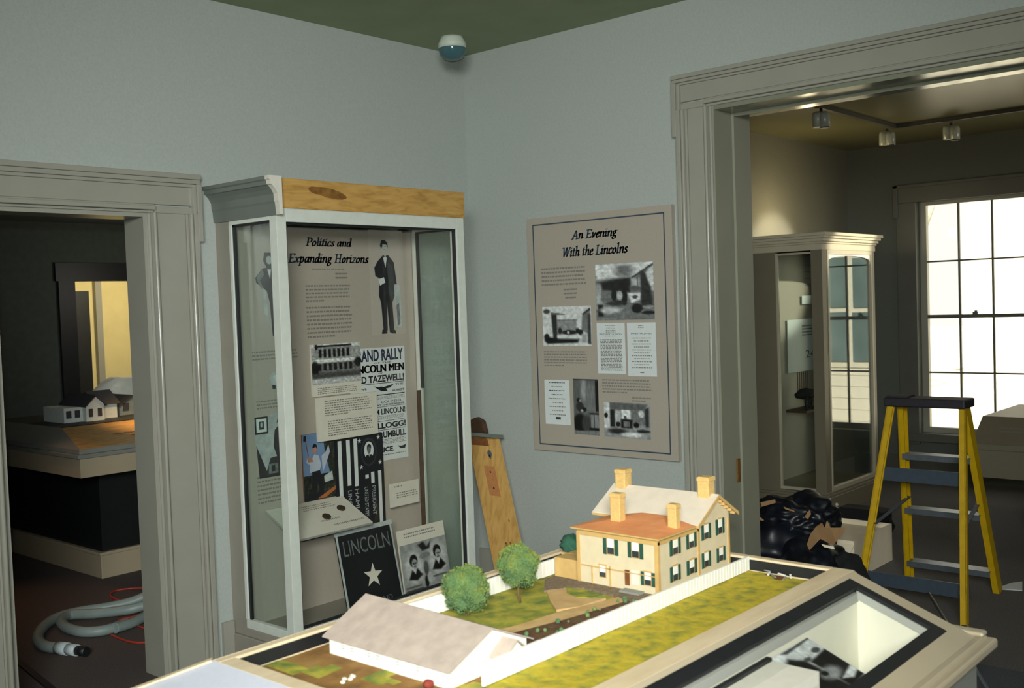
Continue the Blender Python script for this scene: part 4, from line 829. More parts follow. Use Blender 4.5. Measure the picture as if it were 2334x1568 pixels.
# near and back slopes
b = MB(); quad(b, [Vector((X0, Y1, ZT)), Vector((X0, Y0, ZT)), Vector((OX0, OY, .83)), Vector((OX0, OY1, .83))])
quad(b, [Vector((X0, Y0, ZT-.002)), Vector((X0, OY, zs(OY))), Vector((OX0, OY, .80)), Vector((X0-.01, Y0-.01, ZT-.01))])
b.obj('label_margin', ['labelgray'], T)
b = MB(); quad(b, [Vector((X0, Y1, ZT)), Vector((X1, Y1, ZT)), Vector((X1, OY1, .83)), Vector((OX0, OY1, .83))])
e0, e1 = Vector((X0, Y1+.001, ZT+.001)), Vector((OX0, OY1, .832)); b.bar(e0, e1, .016, .004, (0, 0, 1))
b.obj('back_margin', ['tanrim'], T)
b = MB()   # mouldings below the slope
for q_, zz0, zz1 in ((0, .745, .785), (.018, .752, .776)):
    b.box(OX0, 2.60+q_, OY-.02-q_, OY+.008, zz0, zz1).box(2.562, 2.60+q_, OY+.008, OY1, zz0, zz1).box(OX0-q_, OX0+.03, OY+.008, OY1, zz0, zz1).box(OX0+.03, 2.562, OY1-.03, OY1+q_, zz0, zz1)
b.box(2.566, 2.60, OY-.02, OY1-.2, .785, .797)
b.obj('edge_moulding', ['taupe_table'], T, .008)
MB().box(OX0+.02, 2.575, OY, OY+.02, .45, .745).box(OX0+.02, 2.575, OY1-.04, OY1-.02, .45, .745).box(OX0+.02, OX0+.04, OY+.02, OY1-.04, .45, .745).box(2.555, 2.575, OY+.02, OY1-.04, .45, .745).box(OX0+.04, 2.555, OY+.02, OY1-.04, .445, .452).obj('apron', ['apron'], T)
MB().box(OX0+.25, 2.35, OY+.2, OY1-.2, .15, .445).obj('pedestal', ['trim_dark'], T)
MB().box(OX0+.2, 2.40, OY+.15, OY1-.15, 0, .15).obj('plinth', ['apron'], T, .004)
# things in the vitrine
pa = at(1839, 1455, Y=1.05); pbx = at(1746, 1509, Y=1.05)
s = None
tl = Vector((pbx.x, 1.05, (pa.z+pbx.z)/2)); wdt = pa.x-pbx.x
pr_ = at(1977, 1541, X=pa.x); vv3 = (Vector((pa.x, pr_.y, pr_.z))-Vector((pa.x, 1.05, tl.z))); H3 = vv3.length; vv3.normalize()
n3 = Vector((1, 0, 0)).cross(vv3); n3 = n3 if n3.z > 0 else -n3
s = Sheet(tl, (1, 0, 0), vv3, wdt, H3, n3); s.board('cream', .004, 'cardboard').rect(.0, .02, .98, .98, 'gray1', 1)

op_ = s.obj('old_photograph')
picture(s, 'photo_print', op_, .72, [('p', [(.3, .02), (1, .0), (1, .03), (.4, .07)], .2, .02), ('p', [(.02, .3), (.3, .14), (.5, .3), (.6, 1), (0, 1)], .08, .05), ('p', [(.55, .35), (1, .3), (1, .95), (.6, 1)], .07, .03), ('e', (.6, .66, .2, .12), .5, .08), ('e', (.55, .3, .08, .04), .25, .04), ('e', (.85, .24, .09, .05), .22, .04), ('e', (.5, .62, .06, .05), .08, .04), ('p', [(.62, .82), (1, .72), (1, .84), (.8, .9)], .8, .02)], (9, 9), .16, 60, 3, seed=11)
tag(op_, 'black and white photograph lying tilted inside the white vitrine well', 'photograph')
q0 = at(1600, 1568, Y=1.02); q1 = at(1745, 1507, Y=1.045)
b = MB(); b.box(q0.x-.5, pbx.x-.003, .93, 1.045, ZW, q1.z); bk = b.obj('mounting_block', ['cream']); tag(bk, 'cream block with a black top edge inside the vitrine, left of the old photograph', 'mounting block')
bt = MB(); bt.box(q0.x-.5, pbx.x-.004, 1.034, 1.046, q1.z, q1.z+.008); bt.obj('black_edge', ['black'], bk)
# ------------------------------------------------------------------ the model yard
b = MB(); nx_, ny_ = 60, 36
for j in range(ny_+1):
    for i in range(nx_+1):
        x = GX0+.003+(GX1-GX0-.006)*i/nx_; y = GY0+(GY1-GY0-.003)*j/ny_
        b.v.append(Vector((x, y, ZG-.003+.004*noise.noise(Vector((x*9, y*9, 0))))))
for j in range(ny_):
    for i in range(nx_):
        x = GX0+(GX1-GX0)*(i+.5)/nx_; y = GY0+(GY1-GY0)*(j+.5)/ny_; k = j*(nx_+1)+i
        b.f.append([k, k+1, k+nx_+2, k+nx_+1]); b.smooth.add(len(b.f)-1)
        nn_ = noise.noise(Vector((x*14, y*14, 3)))
        m_ = 0
        if y > 1.405:
            if x < 1.56+.04*nn_: m_ = 1
            elif y > 1.53+.35*(x-1.75)*0 : m_ = 2
            else: m_ = 2
        else:
            if x < 1.42+.05*nn_: m_ = 1
            if x > 2.50 and nn_ > 0: m_ = 3
        if m_ == 1 and nn_ > .25: m_ = 2
        b.m.append(m_)
GR = tag(b.obj('model_ground', ['grass', 'dirt', 'grass2', 'brown']), 'mossy green and brown model ground inside the display table rim', 'model ground')
def flat(pts, z, m, name):
    b = MB(); b.slab([Vector((x, y, z)) for x, y in pts], (0, 0, 1), .006); return b.obj(name, [m], GR)
ZP = ZG+.003
flat([(1.70, 1.63), (1.80, 1.60), (1.95, 1.585), (2.08, 1.55), (2.18, 1.53), (2.185, 1.50), (2.07, 1.50), (1.90, 1.535), (1.75, 1.575), (1.62, 1.60)], ZP, 'path', 'tan_path')
flat([(1.95, 1.60), (2.00, 1.66), (2.07, 1.73), (2.15, 1.79), (2.18, 1.76), (2.10, 1.68), (2.07, 1.60), (2.10, 1.56), (2.0, 1.57)], ZP+.0008, 'path', 'tan_path')
flat([(1.60, 1.585), (1.74, 1.572), (1.90, 1.532), (2.07, 1.505), (2.16, 1.49), (2.16, 1.412), (1.60, 1.412)], ZP+.0015, 'bed', 'garden_bed')
flat([(2.06, 1.73), (2.15, 1.80), (2.19, 1.80), (2.19, 1.47), (2.10, 1.47), (2.13, 1.56), (2.14, 1.66), (2.11, 1.70)], ZP+.0022, 'pebble', 'gravel_strip')
flat([(2.075, 1.665), (2.115, 1.70), (2.125, 1.64), (2.115, 1.575), (2.075, 1.585), (2.06, 1.62)], ZP+.003, 'grass2', 'small_lawn')
b = MB(); random.seed(5)
for k in range(46):
    x = random.uniform(1.66, 2.12); y = 1.43+random.random()*.11*(1-(x-1.66)*.45); rr = random.uniform(.003, .007)
    b.blob((x, y, ZP+rr*.8), (rr, rr, rr*1.2), .3, 3, 1, 0, k)
b.obj('garden_plants', ['leafd'], GR)['kind'] = 'stuff'
b = MB()
for k in range(5): b.blob((1.335+random.uniform(-.02, .03), 1.65+random.uniform(-.01, .012), ZG+.003), (.006, .007, .004), .2, 2, 1, 0, k)
tag(b.obj('pebbles', ['stone']), 'pale pebbles on the brown model yard before the white barn', 'pebbles')['kind'] = 'stuff'
MB().blob((1.405, 1.487, ZG+.008), (.011, .011, .010), .15, 3, 2, 0, 4).obj('red_shrub', ['redflower'], None)
tag(bpy.data.objects['red_shrub'], 'tiny dark red shrub at the foot of the white model barn', 'model shrub')
b = MB()
for k, (x, y, l_, a_) in enumerate(((2.535, 1.335, .03, .3), (2.52, 1.315, .035, .9), (2.54, 1.30, .028, 1.4), (2.505, 1.275, .03, .2), (2.53, 1.27, .03, .5), (2.545, 1.345, .02, 2.0))):
    dx, dy = math.cos(a_)*l_/2.4, math.sin(a_)*l_/2.4; b.bar((x-dx, y-dy, ZG+.002+k*.0006), (x+dx, y+dy, ZG+.004+k*.0009), .005, .002, m=k % 2)
tag(b.obj('broken_trim_scraps', ['fence', 'apron']), 'small white broken scraps on the grass at the far end of the model yard', 'scraps')['kind'] = 'stuff'
# fences
def fence(name, label, a, c, h0, h1, nseg, t=.006, m='fence'):
    b = MB(); a = Vector(a); c = Vector(c); d = (c-a)/nseg; u = d.normalized(); nrm = Vector((-u.y, u.x, 0))*t/2
    for k in range(nseg):
        p = a+d*k; q = p+d; h = h0+(h1-h0)*k/nseg+random.uniform(-.0006, .0006); zb_ = ZG-.002+random.uniform(-.0, .002)
        P = [Vector((p.x, p.y, zb_))+nrm, Vector((q.x, q.y, zb_))+nrm, Vector((q.x, q.y, zb_))-nrm, Vector((p.x, p.y, zb_))-nrm]
        b.hexa(P, [Vector((v.x, v.y, ZG+h)) for v in P])
    nb_ = nseg*6
    for k in range(nb_):
        p = a+(c-a)*((k+.5)/nb_); h = h0+(h1-h0)*k/nb_; w2 = u*.0012; n2_ = nrm*1.25
        P = [p+w2+n2_, p-w2+n2_, p-w2-n2_, p+w2-n2_]; b.hexa([Vector((v.x, v.y, ZG)) for v in P], [Vector((v.x, v.y, ZG+h-.001)) for v in P])
    return tag(b.obj(name, [m]), label, 'model fence')
fence('model_fence', 'long white board fence in front of the cream model house', (1.475, 1.405, 0), (2.553, 1.405, 0), .046, .036, 12)
fence('model_fence', 'white board fence along the back rim behind the two model trees', (1.50, 1.835, 0), (2.262, 1.83, 0), .046, .040, 8)
fence('model_fence', 'tan wooden fence joining the left back corner of the model house', (2.262, 1.828, 0), (2.262, 1.70, 0), .052, .052, 2, m='htrim')
# barn
B_ = thing('model_barn', 'white model barn with long grayish tan roof, nearest the camera', 'model barn', (1.5, 1.63, ZG))
bx0, bx1, by0, by1, ze, zr, xr = 1.428, 1.665, 1.452, 1.822, .903, .958, 1.547
b = MB(); b.prism_y([(bx0, ZG-.003), (bx1, ZG-.003), (bx1, ze), (xr, zr-.004), (bx0, ze)], by0, by1); b.obj('walls', ['fence'], B_)
b = MB(); rt_ = .003
for xa, s_ in ((bx0-.010, 1), (bx1+.010, -1)):
    zz = ze-.0035
    b.hexa([(xa, by0-.012, zz), (xr, by0-.012, zr-.003), (xr, by1+.012, zr+.006), (xa, by1+.012, zz)] , [(xa, by0-.012, zz+rt_), (xr, by0-.012, zr+rt_-.003), (xr, by1+.012, zr+.006+rt_), (xa, by1+.012, zz+rt_)])
b.obj('roof', ['barnroof'], B_)
b = MB()
for y in (1.775, 1.745, 1.69, 1.662, 1.60, 1.54):
    b = MB()
    for z in (.884, .890, .896): b.box(bx0-.0012, bx0, y-.005, y+.005, z-.0018, z)
    b.obj('louvred_window', ['gray_lip'], B_)
b = MB(); b.prism_y([(1.56, ZG-.003), (1.625, ZG-.003), (1.625, .893), (1.588, .926), (1.56, .905)], by0-.036, by0); b.obj('lean_to', ['fence'], B_)
b = MB(); b.hexa([(1.588, by0-.044, .926), (1.545, by0-.044, .895), (1.545, by0, .895), (1.588, by0, .926)], [(1.588, by0-.044, .929), (1.545, by0-.044, .898), (1.545, by0, .898), (1.588, by0, .929)])
b.hexa([(1.588, by0-.044, .926), (1.634, by0-.044, .889), (1.634, by0, .889), (1.588, by0, .926)], [(1.588, by0-.044, .929), (1.634, by0-.044, .892), (1.634, by0, .892), (1.588, by0, .929)]); b.obj('lean_to_roof', ['barnroof'], B_)
# house
H_ = thing('model_house', 'two-storey cream model house with four chimneys and green shutters', 'model house', (2.37, 1.62, ZG))
hx0, hxm, hx1, hy0, hy1, zl = 2.187, 2.383, 2.545, 1.46, 1.712, 1.014
my1 = 1.772; zm = 1.030; zpk = 1.080; xpk = 2.466
b = MB(); b.box(hx0, hxm, hy0, hy1, ZG-.003, zl); b.obj('rear_wing_walls', ['hwall'], H_)
b = MB(); b.prism_y([(hxm, ZG-.003), (hx1, ZG-.003), (hx1, zm), (xpk, zpk), (hxm, zm)], hy0-.001, my1); b.obj('main_block_walls', ['hwall'], H_)
for x in (hx0, hxm-.004, hx1-.008): MB().box(x-.0015, x+.0075, hy0-.0035, hy0-.001, ZG, zl-.008).obj('corner_board', ['htrim'], H_)
for y in (hy0-.003, hy1-.007): MB().box(hx0-.0025, hx0, y, y+.010, ZG, zl-.008).obj('corner_board', ['htrim'], H_)
for y, w_, h_2 in ((1.605, .004, .925), (1.665, .002, .918)): MB().box(hx0-.004, hx0, y, y+w_, ZG, h_2).obj('porch_post', ['htrim'], H_)
MB().box(hx0-.003, hx0, hy0, hy1, zl-.016, zl).box(hx0-.003, hxm, hy0-.0035, hy0, zl-.016, zl).obj('frieze_board', ['htrim'], H_)
MB().box(hx0-.004, hx0, hy0+.002, hy1-.01, .9165, .9185).obj('porch_rail', ['htrim'], H_)
# low hip roof
ov = .014; R0 = [Vector((hx0-ov, hy0-ov, zl)), Vector((hxm, hy0-ov, zl)), Vector((hxm, hy1+ov, zl)), Vector((hx0-ov, hy1+ov, zl))]
b = MB(); b.hexa(R0, [v+Vector((0, 0, .004)) for v in R0]); b.obj('rear_cornice', ['htrim'], H_)
b = MB(); z4 = zl+.0042
b.add([Vector((hx0-ov+.002, hy0-ov+.002, z4)), Vector((hxm, hy0-ov+.002, z4)), Vector((hxm, hy1+ov-.002, z4)), Vector((hx0-ov+.002, hy1+ov-.002, z4)), Vector((hxm-.03, 1.55, z4+.013)), Vector((hxm-.03, 1.63, z4+.013)), Vector((hxm, 1.55, z4+.013)), Vector((hxm, 1.63, z4+.013))],
      [(0, 1, 6, 4), (0, 4, 5, 3), (3, 5, 7, 2), (4, 6, 7, 5)]); b.obj('orange_roof', ['hroof1'], H_)
# main gable roof
b = MB(); t_ = .004; o2 = .018
for xa, za in ((hxm-.026, zm-.014), (hx1+.026, zm-.014)):
    b.hexa([(xa, hy0-o2, za), (xpk, hy0-o2, zpk+.001), (xpk, my1+o2, zpk+.001), (xa, my1+o2, za)], [(xa, hy0-o2, za+t_), (xpk, hy0-o2, zpk+t_+.001), (xpk, my1+o2, zpk+t_+.001), (xa, my1+o2, za+t_)])
b.obj('pale_roof', ['hroof2'], H_)
b = MB()
for xa, za in ((hxm-.026, zm-.014), (hx1+.026, zm-.014)):
    b.hexa([(xa, hy0-o2-.0015, za-.006), (xpk, hy0-o2-.0015, zpk-.005), (xpk, hy0-o2, zpk-.005), (xa, hy0-o2, za-.006)], [(xa, hy0-o2-.0015, za+t_), (xpk, hy0-o2-.0015, zpk+t_), (xpk, hy0-o2, zpk+t_), (xa, hy0-o2, za+t_)])
    for k in range(1, 6):
        f = k/6; x = xa+(xpk-xa)*f; z = za+(zpk-za)*f-.004; b.box(x-.002, x+.002, hy0-o2+.002, hy0-.002, z-.006, z+.002)
b.box(hxm-.028, hxm-.024, hy0-o2, my1+o2, zm-.018, zm-.012)
b.obj('gable_trim', ['htrim'], H_)
for x, y, z0, z1, wx_, wy_, cap in ((2.465, 1.755, 1.06, 1.130, .017, .017, 1), (2.465, 1.480, 1.06, 1.131, .017, .017, 1), (2.28, 1.645, 1.018, 1.100, .013, .016, 0), (2.30, 1.480, 1.018, 1.084, .011, .013, 0)):
    c_ = MB().box(x-wx_, x+wx_, y-wy_, y+wy_, z0, z1); c_.box(x-wx_-.002, x+wx_+.002, y-wy_-.002, y+wy_+.002, z1-.012, z1-.002)
    c_.obj('chimney', ['chim'], H_, .0015)
def hwin(face, c, z0, z1, wv, shut=True):
    # c: centre along the wall; window leaf wv wide, shutters each side
    t = .0016; sw = wv*.42
    def bx(u0, u1, za, zb_, t0, t1, mb): 
        if face == 'S': mb.box(u0, u1, hy0-.001-t1, hy0-.001-t0, za, zb_)
        else: mb.box(hx0-t1, hx0-t0, u0, u1, za, zb_)
    b = MB(); bx(c-wv/2, c+wv/2, z0, z1, 0, t, b); bx(c-wv/2-.001, c+wv/2+.001, z1, z1+.003, 0, t*1.8, b); wo_ = b.obj('window', ['htrim'], H_)
    b = MB(); zm_ = z0+(z1-z0)*.45; bx(c-wv*.40, c+wv*.40, zm_, z1-.001, t, t+.0006, b); b.obj('white_blind', ['fence'], wo_)
    b = MB(); bx(c-wv*.40, c+wv*.40, z0+.002, zm_, t, t+.0006, b); b.obj('lower_pane', ['gray3'], wo_)
    if shut:
        for sg in (-1, 1):
            b = MB(); u = c+sg*(wv/2+sw/2); bx(u-sw/2, u+sw/2, z0, z1, 0, t*1.6, b); b.obj('shutter', ['shut'], wo_)
for (xa, ya, xb, yb_) in ((1524.6, 1222, 1549, 1269), (1562.5, 1209.6, 1585, 1254), (1597, 1189.5, 1618, 1234), (1629.5, 1177, 1648.5, 1222), (1525.7, 1284, 1549, 1329), (1563.7, 1270, 1586, 1313), (1598, 1253, 1618, 1298), (1632, 1242, 1651, 1284)):
    p = at((xa+xb)/2, ya+5, Y=hy0); q = at((xa+xb)/2, yb_-5, Y=hy0); wl = (at(xb, ya, Y=hy0).x-at(xa, ya, Y=hy0).x)/1.84
    hwin('S', p.x, q.z, p.z, wl)
for (xa, ya, xb, yb_, sh) in ((1375, 1227, 1408.5, 1264, 1), (1431, 1235, 1465.5, 1272, 1), (1461, 1304, 1493, 1335, 1), (1365, 1288, 1383, 1316, 0)):
    p = at((xa+xb)/2, ya, X=hx0); q = at((xa+xb)/2, yb_, X=hx0); wl = abs(at(xb, ya, X=hx0).y-at(xa, ya, X=hx0).y)/(1.84 if sh else 1.1)
    hwin('W', p.y, q.z, p.z, wl, sh)
for (xa, xb, m_) in ((1425, 1436, 'brown'), (1440, 1456, 'cream')):
    p = at(xa, 1298, X=hx0); q = at(xb, 1334, X=hx0); b = MB(); b.box(hx0-.003, hx0, q.y, p.y, q.z, p.z); b.obj('door', [m_], H_)
MB().box(hx0-.03, hx0-.003, 1.50, 1.56, ZG, ZG+.010).obj('stoop', ['apron'], H_)
b = MB(); b.box(hx0+.02, hx0+.18, hy1+.003, hy1+.10, ZG-.002, ZG+.052); tag(b.obj('model_shed', ['htrim'], None, .001), 'small tan model shed behind the rear wing of the model house', 'model shed')
MB().blob((2.315, 1.835, .93), (.035, .032, .028), .25, 3, 3, 0, 8, flat=.90).obj('model_shrub', ['bush'])
tag(bpy.data.objects['model_shrub'], 'dark green shrub behind the tan shed of the model house', 'model shrub')
# trees
def mtree(label, c, rad, tz, seed, lean=0):
    t = thing('model_tree', label, 'model tree', (c[0], c[1], ZG), 'foam trees in the model yard')
    b = MB(); b.tube([(c[0]+.004, c[1], ZG-.002), (c[0], c[1]+.002, ZG+.02), (c[0]+.002, c[1], tz)], [.0035, .003, .0025], 7); b.obj('trunk', ['bark'], t)
    b = MB(); cc = Vector((c[0], c[1], c[2])); b.blob(cc, [r*.93 for r in rad], .22, 2.2, 4, 1, seed, flat=None)
    rnd = random.Random(seed)
    for k in range(2600):
        d = Vector((rnd.gauss(0, 1), rnd.gauss(0, 1), rnd.gauss(0, 1))).normalized()
        kk = 1+.22*noise.noise(d*2.2+Vector((seed, seed*1.7, 0)))+.11*noise.noise(d*2.2*2.7+Vector((seed, 0, 9)))
        p = Vector((d.x*rad[0], d.y*rad[1], d.z*rad[2]))*kk*rnd.uniform(.88, 1.03)+cc
        s_ = rnd.uniform(.0016, .0036); x = Vector((rnd.gauss(0, 1), rnd.gauss(0, 1), rnd.gauss(0, 1))).normalized()*s_; y = x.cross(d).normalized()*s_; z = d*s_*.9
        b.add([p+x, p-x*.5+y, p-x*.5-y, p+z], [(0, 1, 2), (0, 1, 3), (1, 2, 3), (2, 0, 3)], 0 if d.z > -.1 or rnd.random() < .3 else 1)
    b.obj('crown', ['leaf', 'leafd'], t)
mtree('round green foam model tree nearer the white barn roof', (1.80, 1.757, .931), (.056, .056, .056), .90, 11)
mtree('round green foam model tree on a thin trunk, farther from the barn', (1.955, 1.725, .960), (.050, .052, .052), .94, 23)
# ================================================================== RIGHT ROOM: DISPLAY CASE 2
D0, D1, DY0 = 7.125, 8.07, 3.272
C2 = thing('display_case', 'tall taupe display case with crown coloured cream as lit in the room with the ladder', 'display case', (7.6, 3.55, 0))
b = MB(); b.box(D0-.02, D1+.02, DY0-.02, YB-.021, 0, .13).box(D0-.012, D1+.012, DY0-.012, YB-.021, .13, .148).box(D0-.005, D1+.005, DY0-.005, YB-.021, .148, .165); b.obj('base', ['case2'], C2, .003)
b = MB()
b.box(D0, D0+.085, DY0, DY0+.03, .165, 1.93).box(D0, D0+.03, DY0+.03, DY0+.085, .165, 1.93).box(D1-.05, D1, DY0, DY0+.05, .165, 1.93)
b.box(D0, D0+.03, 3.635, YB-.021, .165, 1.93).box(D1-.03, D1, 3.635, YB-.021, .165, 1.93).box(D0, D1, DY0, YB-.021, 1.93, 1.96).box(D0+.03, D1-.03, YB-.05, YB-.021, .165, 1.93)
b.obj('body', ['case2'], C2)
b = MB(); b.box(D0+.085, D0+.105, DY0-.004, DY0+.02, .19, 1.90).box(D1-.07, D1-.05, DY0-.004, DY0+.02, .19, 1.90).box(D0+.085, D1-.05, DY0-.004, DY0+.02, .165, .19).box(D0+.085, D1-.05, DY0-.004, DY0+.02, 1.90, 1.93); b.box(D0-.004, D0+.02, 3.62, 3.635, .19, 1.905).box(D0-.004, D0+.02, DY0+.085, 3.635, .17, .19).box(D0-.004, D0+.02, DY0+.085, 3.635, 1.905, 1.92)
b.obj('glazing_bead', ['bead2'], C2)
b = MB()
for q_, z0, z1 in ((.008, 1.93, 1.975), (.016, 1.975, 1.99), (.028, 1.99, 2.012), (.042, 2.012, 2.032), (.055, 2.032, 2.055)): b.box(D0-q_, D1+q_, DY0-q_, YB-.021, z0, z1)
b.obj('crown_moulding', ['crown_lit'], C2, .003)
# cream arch shape standing for a reflection in the front glass
b = MB(); P_ = [(D0+.105, 1.90), (D1-.07, 1.90)]
arc = [(D0+.105+(D1-D0-.175)*(.5-.5*math.cos(math.pi*k/16)), 1.83+.06*math.sin(math.pi*k/16)**.6) for k in range(17)]
b.prism_y([(D0+.105, 1.90)]+arc+[(D1-.07, 1.90)], DY0+.002, DY0+.012); b.obj('arch_reflection', ['cream'], C2)
MB().box(D0+.1, D1-.06, DY0+.0135, DY0+.0165, .185, 1.905).obj('front_glass', ['glass2'], C2)
MB().box(D0+.008, D0+.011, DY0+.086, 3.62, .185, 1.905).obj('side_glass', ['glass'], C2)
def inC2(x0, y0, x1, y1, Y=3.79): return sheetA(x0, y0, x1, y1, Y)
b = MB(); b.box(D0+.03, D1-.03, 3.79, 3.80, .166, 1.93); b.obj('back_panel', ['panel'], C2)
s = inC2(1795, 730, 1868, 840, 3.77); s.board('paper', .006).lines(.45, .12, 1, .35, 4, 'inkb', 1).text('24', .55, .6, .85, .75, 'ink', 1); tag(s.obj('text_sheet'), 'white sheet with bold lines hanging inside the far display case', 'text sheet')
s = inC2(1828, 674, 1862, 692, 3.77); s.board('paper', .004); tag(s.obj('label_card'), 'tiny pale label high inside the far display case', 'label card')
s = inC2(1830, 600, 1860, 660, 3.789)
for k in range(4): s.lines(.1, .05+k*.25, .9, .15+k*.25, 1, 'inkg', 1)
s.obj('heading_text', C2)
c = at(1838, 900, Y=3.66); t = thing('model_cannon', 'small dark wheeled model on a stand inside the far display case', 'model', (c.x, 3.66, c.z-.10))
b = MB(); b.box(c.x-.17, c.x+.20, 3.58, 3.75, c.z-.125, c.z-.105); b.obj('stand', ['dkbrown'], t)
b = MB()
for sx in (-.09, .11):
    for k in range(14):
        a0, a1 = 2*math.pi*k/14, 2*math.pi*(k+1)/14; b.bar((c.x+sx+.055*math.cos(a0), 3.60, c.z-.045+.055*math.sin(a0)), (c.x+sx+.055*math.cos(a1), 3.60, c.z-.045+.055*math.sin(a1)), .012, .012, (0, 1, 0))
        if k % 2: b.bar((c.x+sx, 3.60, c.z-.045), (c.x+sx+.055*math.cos(a0), 3.60, c.z-.045+.055*math.sin(a0)), .006, .006, (0, 1, 0))
b.obj('wheels', ['nylon'], t)
MB().blob((c.x, 3.66, c.z+.01), (.15, .06, .045), .3, 2.5, 2, 0, 4).obj('body', ['nylon'], t)
b = MB()
for k in range(6): b.box(c.x-.06+k*.035, c.x-.054+k*.035, 3.70, 3.705, c.z+.03, c.z+.18)
tag(b.obj('small_railing', ['dkbrown']), 'short row of thin dark upright rods inside the far display case', 'railing')
# outlet knob on its base
c = at(1905, 1150, Y=DY0-.02); MB().blob((c.x, DY0-.028, c.z), (.012, .012, .014), 0, 1, 2).obj('base_knob', ['cream'], C2)
# ================================================================== TRACK LIGHTING
zt = HB; tc_ = at(2040, 287, Z=zt-.01); t0 = at(1880, 241, Z=zt-.01)
TR = thing('lighting_track', 'L-shaped black lighting track on the ceiling beyond the wide doorway', 'lighting track', (tc_.x, tc_.y, zt-.03))
b = MB(); b.box(t0.x-.1, tc_.x, tc_.y-.015, tc_.y+.015, zt-.03, zt-.001); b.obj('track_run', ['trim_dark'], TR)
b = MB(); b.box(tc_.x-.015, tc_.x+.015, -.3, tc_.y-.016, zt-.03, zt-.001); b.obj('track_run', ['trim_dark'], TR)
def spotlamp(c, tilt, label):
    t = thing('spot_lamp', label, 'spot lamp', c, 'spot lamps on the ceiling track')
    cx, cy, cz = c
    MB().box(cx-.008, cx+.008, cy-.008, cy+.008, cz+.04, cz+.072).obj('stem', ['trim_dark'], t)
    MB().lathe([(.015, .052), (.032, .045), (.036, .028), (.036, -.05), (.032, -.052)], (cx-.012, cy+.018, cz), 24).obj('lamp_head', ['spot'], t)
    MB().lathe([(.015, .046), (.028, .040), (.034, .022), (.034, -.052), (.030, -.054)], (cx-.02, cy-.034, cz-.004), 24).obj('lamp_head', ['spot'], t)
    MB().lathe([(.031, -.055), (.031, -.060)], (cx-.02, cy-.034, cz-.004), 24).obj('black_baffle', ['black'], t)
    return t
l1 = at(1872, 272, Z=zt-.10); l2 = at(2022, 315, Z=zt-.10); l3 = at(2168, 302, Z=zt-.10)
sl1 = spotlamp(tuple(l1), 0, 'cream cylinder spot lamp nearest the doorway jamb')
copy_thing(sl1, tuple(l2), 'cream cylinder spot lamp at the corner of the ceiling track')
copy_thing(sl1, tuple(l3), 'cream cylinder spot lamp above the top of the far window')
# ================================================================== STEP LADDER
LD = thing('step_ladder', 'short yellow step ladder with black plastic cap and metal steps', 'step ladder', (5.47, 1.95, 0))
TY0, TY1 = 1.765, 2.112; ZC = 1.035
nf = [((5.41, 2.118, ZC), (5.15, 2.215, 0)), ((5.41, 1.752, ZC), (5.10, 1.662, 0))]
ff = [((5.50, 2.098, ZC), (5.775, 2.180, 0)), ((5.50, 1.775, ZC), (5.785, 1.712, 0))]
def chan(p, q, w, d, side):
    b = MB(); p = Vector(p); q = Vector(q); a = (q-p).normalized(); yv = Vector((0, 1, 0)); xv = a.cross(yv).normalized(); yv = xv.cross(a)
    b.bar(p, q, .006, w, (0, 1, 0)) if False else None
    o = yv*side
    def bm_(c0, sx, sy):
        P = [p+c0+xv*(-sx/2)+yv*(-sy/2), p+c0+xv*(sx/2)+yv*(-sy/2), p+c0+xv*(sx/2)+yv*(sy/2), p+c0+xv*(-sx/2)+yv*(sy/2)]; b.hexa([v+(q-p) for v in P], P)
    bm_(o*.010, w, .006); bm_(xv*(w/2-.003)-o*.004, .006, d); bm_(-xv*(w/2-.003)-o*.004, .006, d)
    return b
for k, (p, q) in enumerate(nf): chan(p, q, .030, .030, 1 if k == 0 else -1).obj('rear_rail', ['yellow'], LD)
for k, (p, q) in enumerate(ff): chan(p, q, .062, .028, 1 if k == 0 else -1).obj('front_rail', ['yellow'], LD)
MB().box(5.375, 5.535, 1.735, 2.148, ZC-.022, ZC+.024).obj('cap', ['capblk'], LD, .008)
MB().box(5.40, 5.51, 2.03, 2.14, ZC+.024, ZC+.032).obj('cap_tray', ['capblk'], LD)
def fr(t, k): p, q = map(Vector, ff[k]); return p+(q-p)*t
def nr(t, k): p, q = map(Vector, nf[k]); return p+(q-p)*t
for z in (.745, .437, .125):
    t = (ZC-z)/ZC; a = fr(t, 0); c = fr(t, 1)
    b = MB(); b.box(a.x-.045, a.x+.045, c.y+.008, a.y-.008, z-.006, z).box(a.x-.045, a.x-.040, c.y+.008, a.y-.008, z-.03, z-.006).box(a.x+.040, a.x+.045, c.y+.008, a.y-.008, z-.03, z-.006)
    b.obj('step', ['steel'], LD)
for z, h in ((.665, .035), (.14, .035)):
    t = (ZC-z)/ZC; a = nr(t, 0); c = nr(t, 1)
    MB().box(a.x+.018, a.x+.026, c.y, a.y, z-h, z+h).obj('rear_brace', ['steelp'], LD)
for k, sg in ((0, 1), (1, -1)):
    a = nr(.60, k)+Vector((0, sg*-.02, 0)); c = fr(.52, k)+Vector((0, sg*-.02, 0)); MB().bar(a, c, .004, .022, (0, 1, 0)).obj('spreader', ['steelp'], LD)
for k in (0, 1): p = nr(1, k); MB().box(p.x-.018, p.x+.018, p.y-.012, p.y+.012, 0, .012).obj('foot', ['capblk'], LD)
for k in (0, 1): p = fr(1, k); MB().box(p.x-.030, p.x+.030, p.y-.012, p.y+.012, 0, .012).obj('foot', ['capblk'], LD)
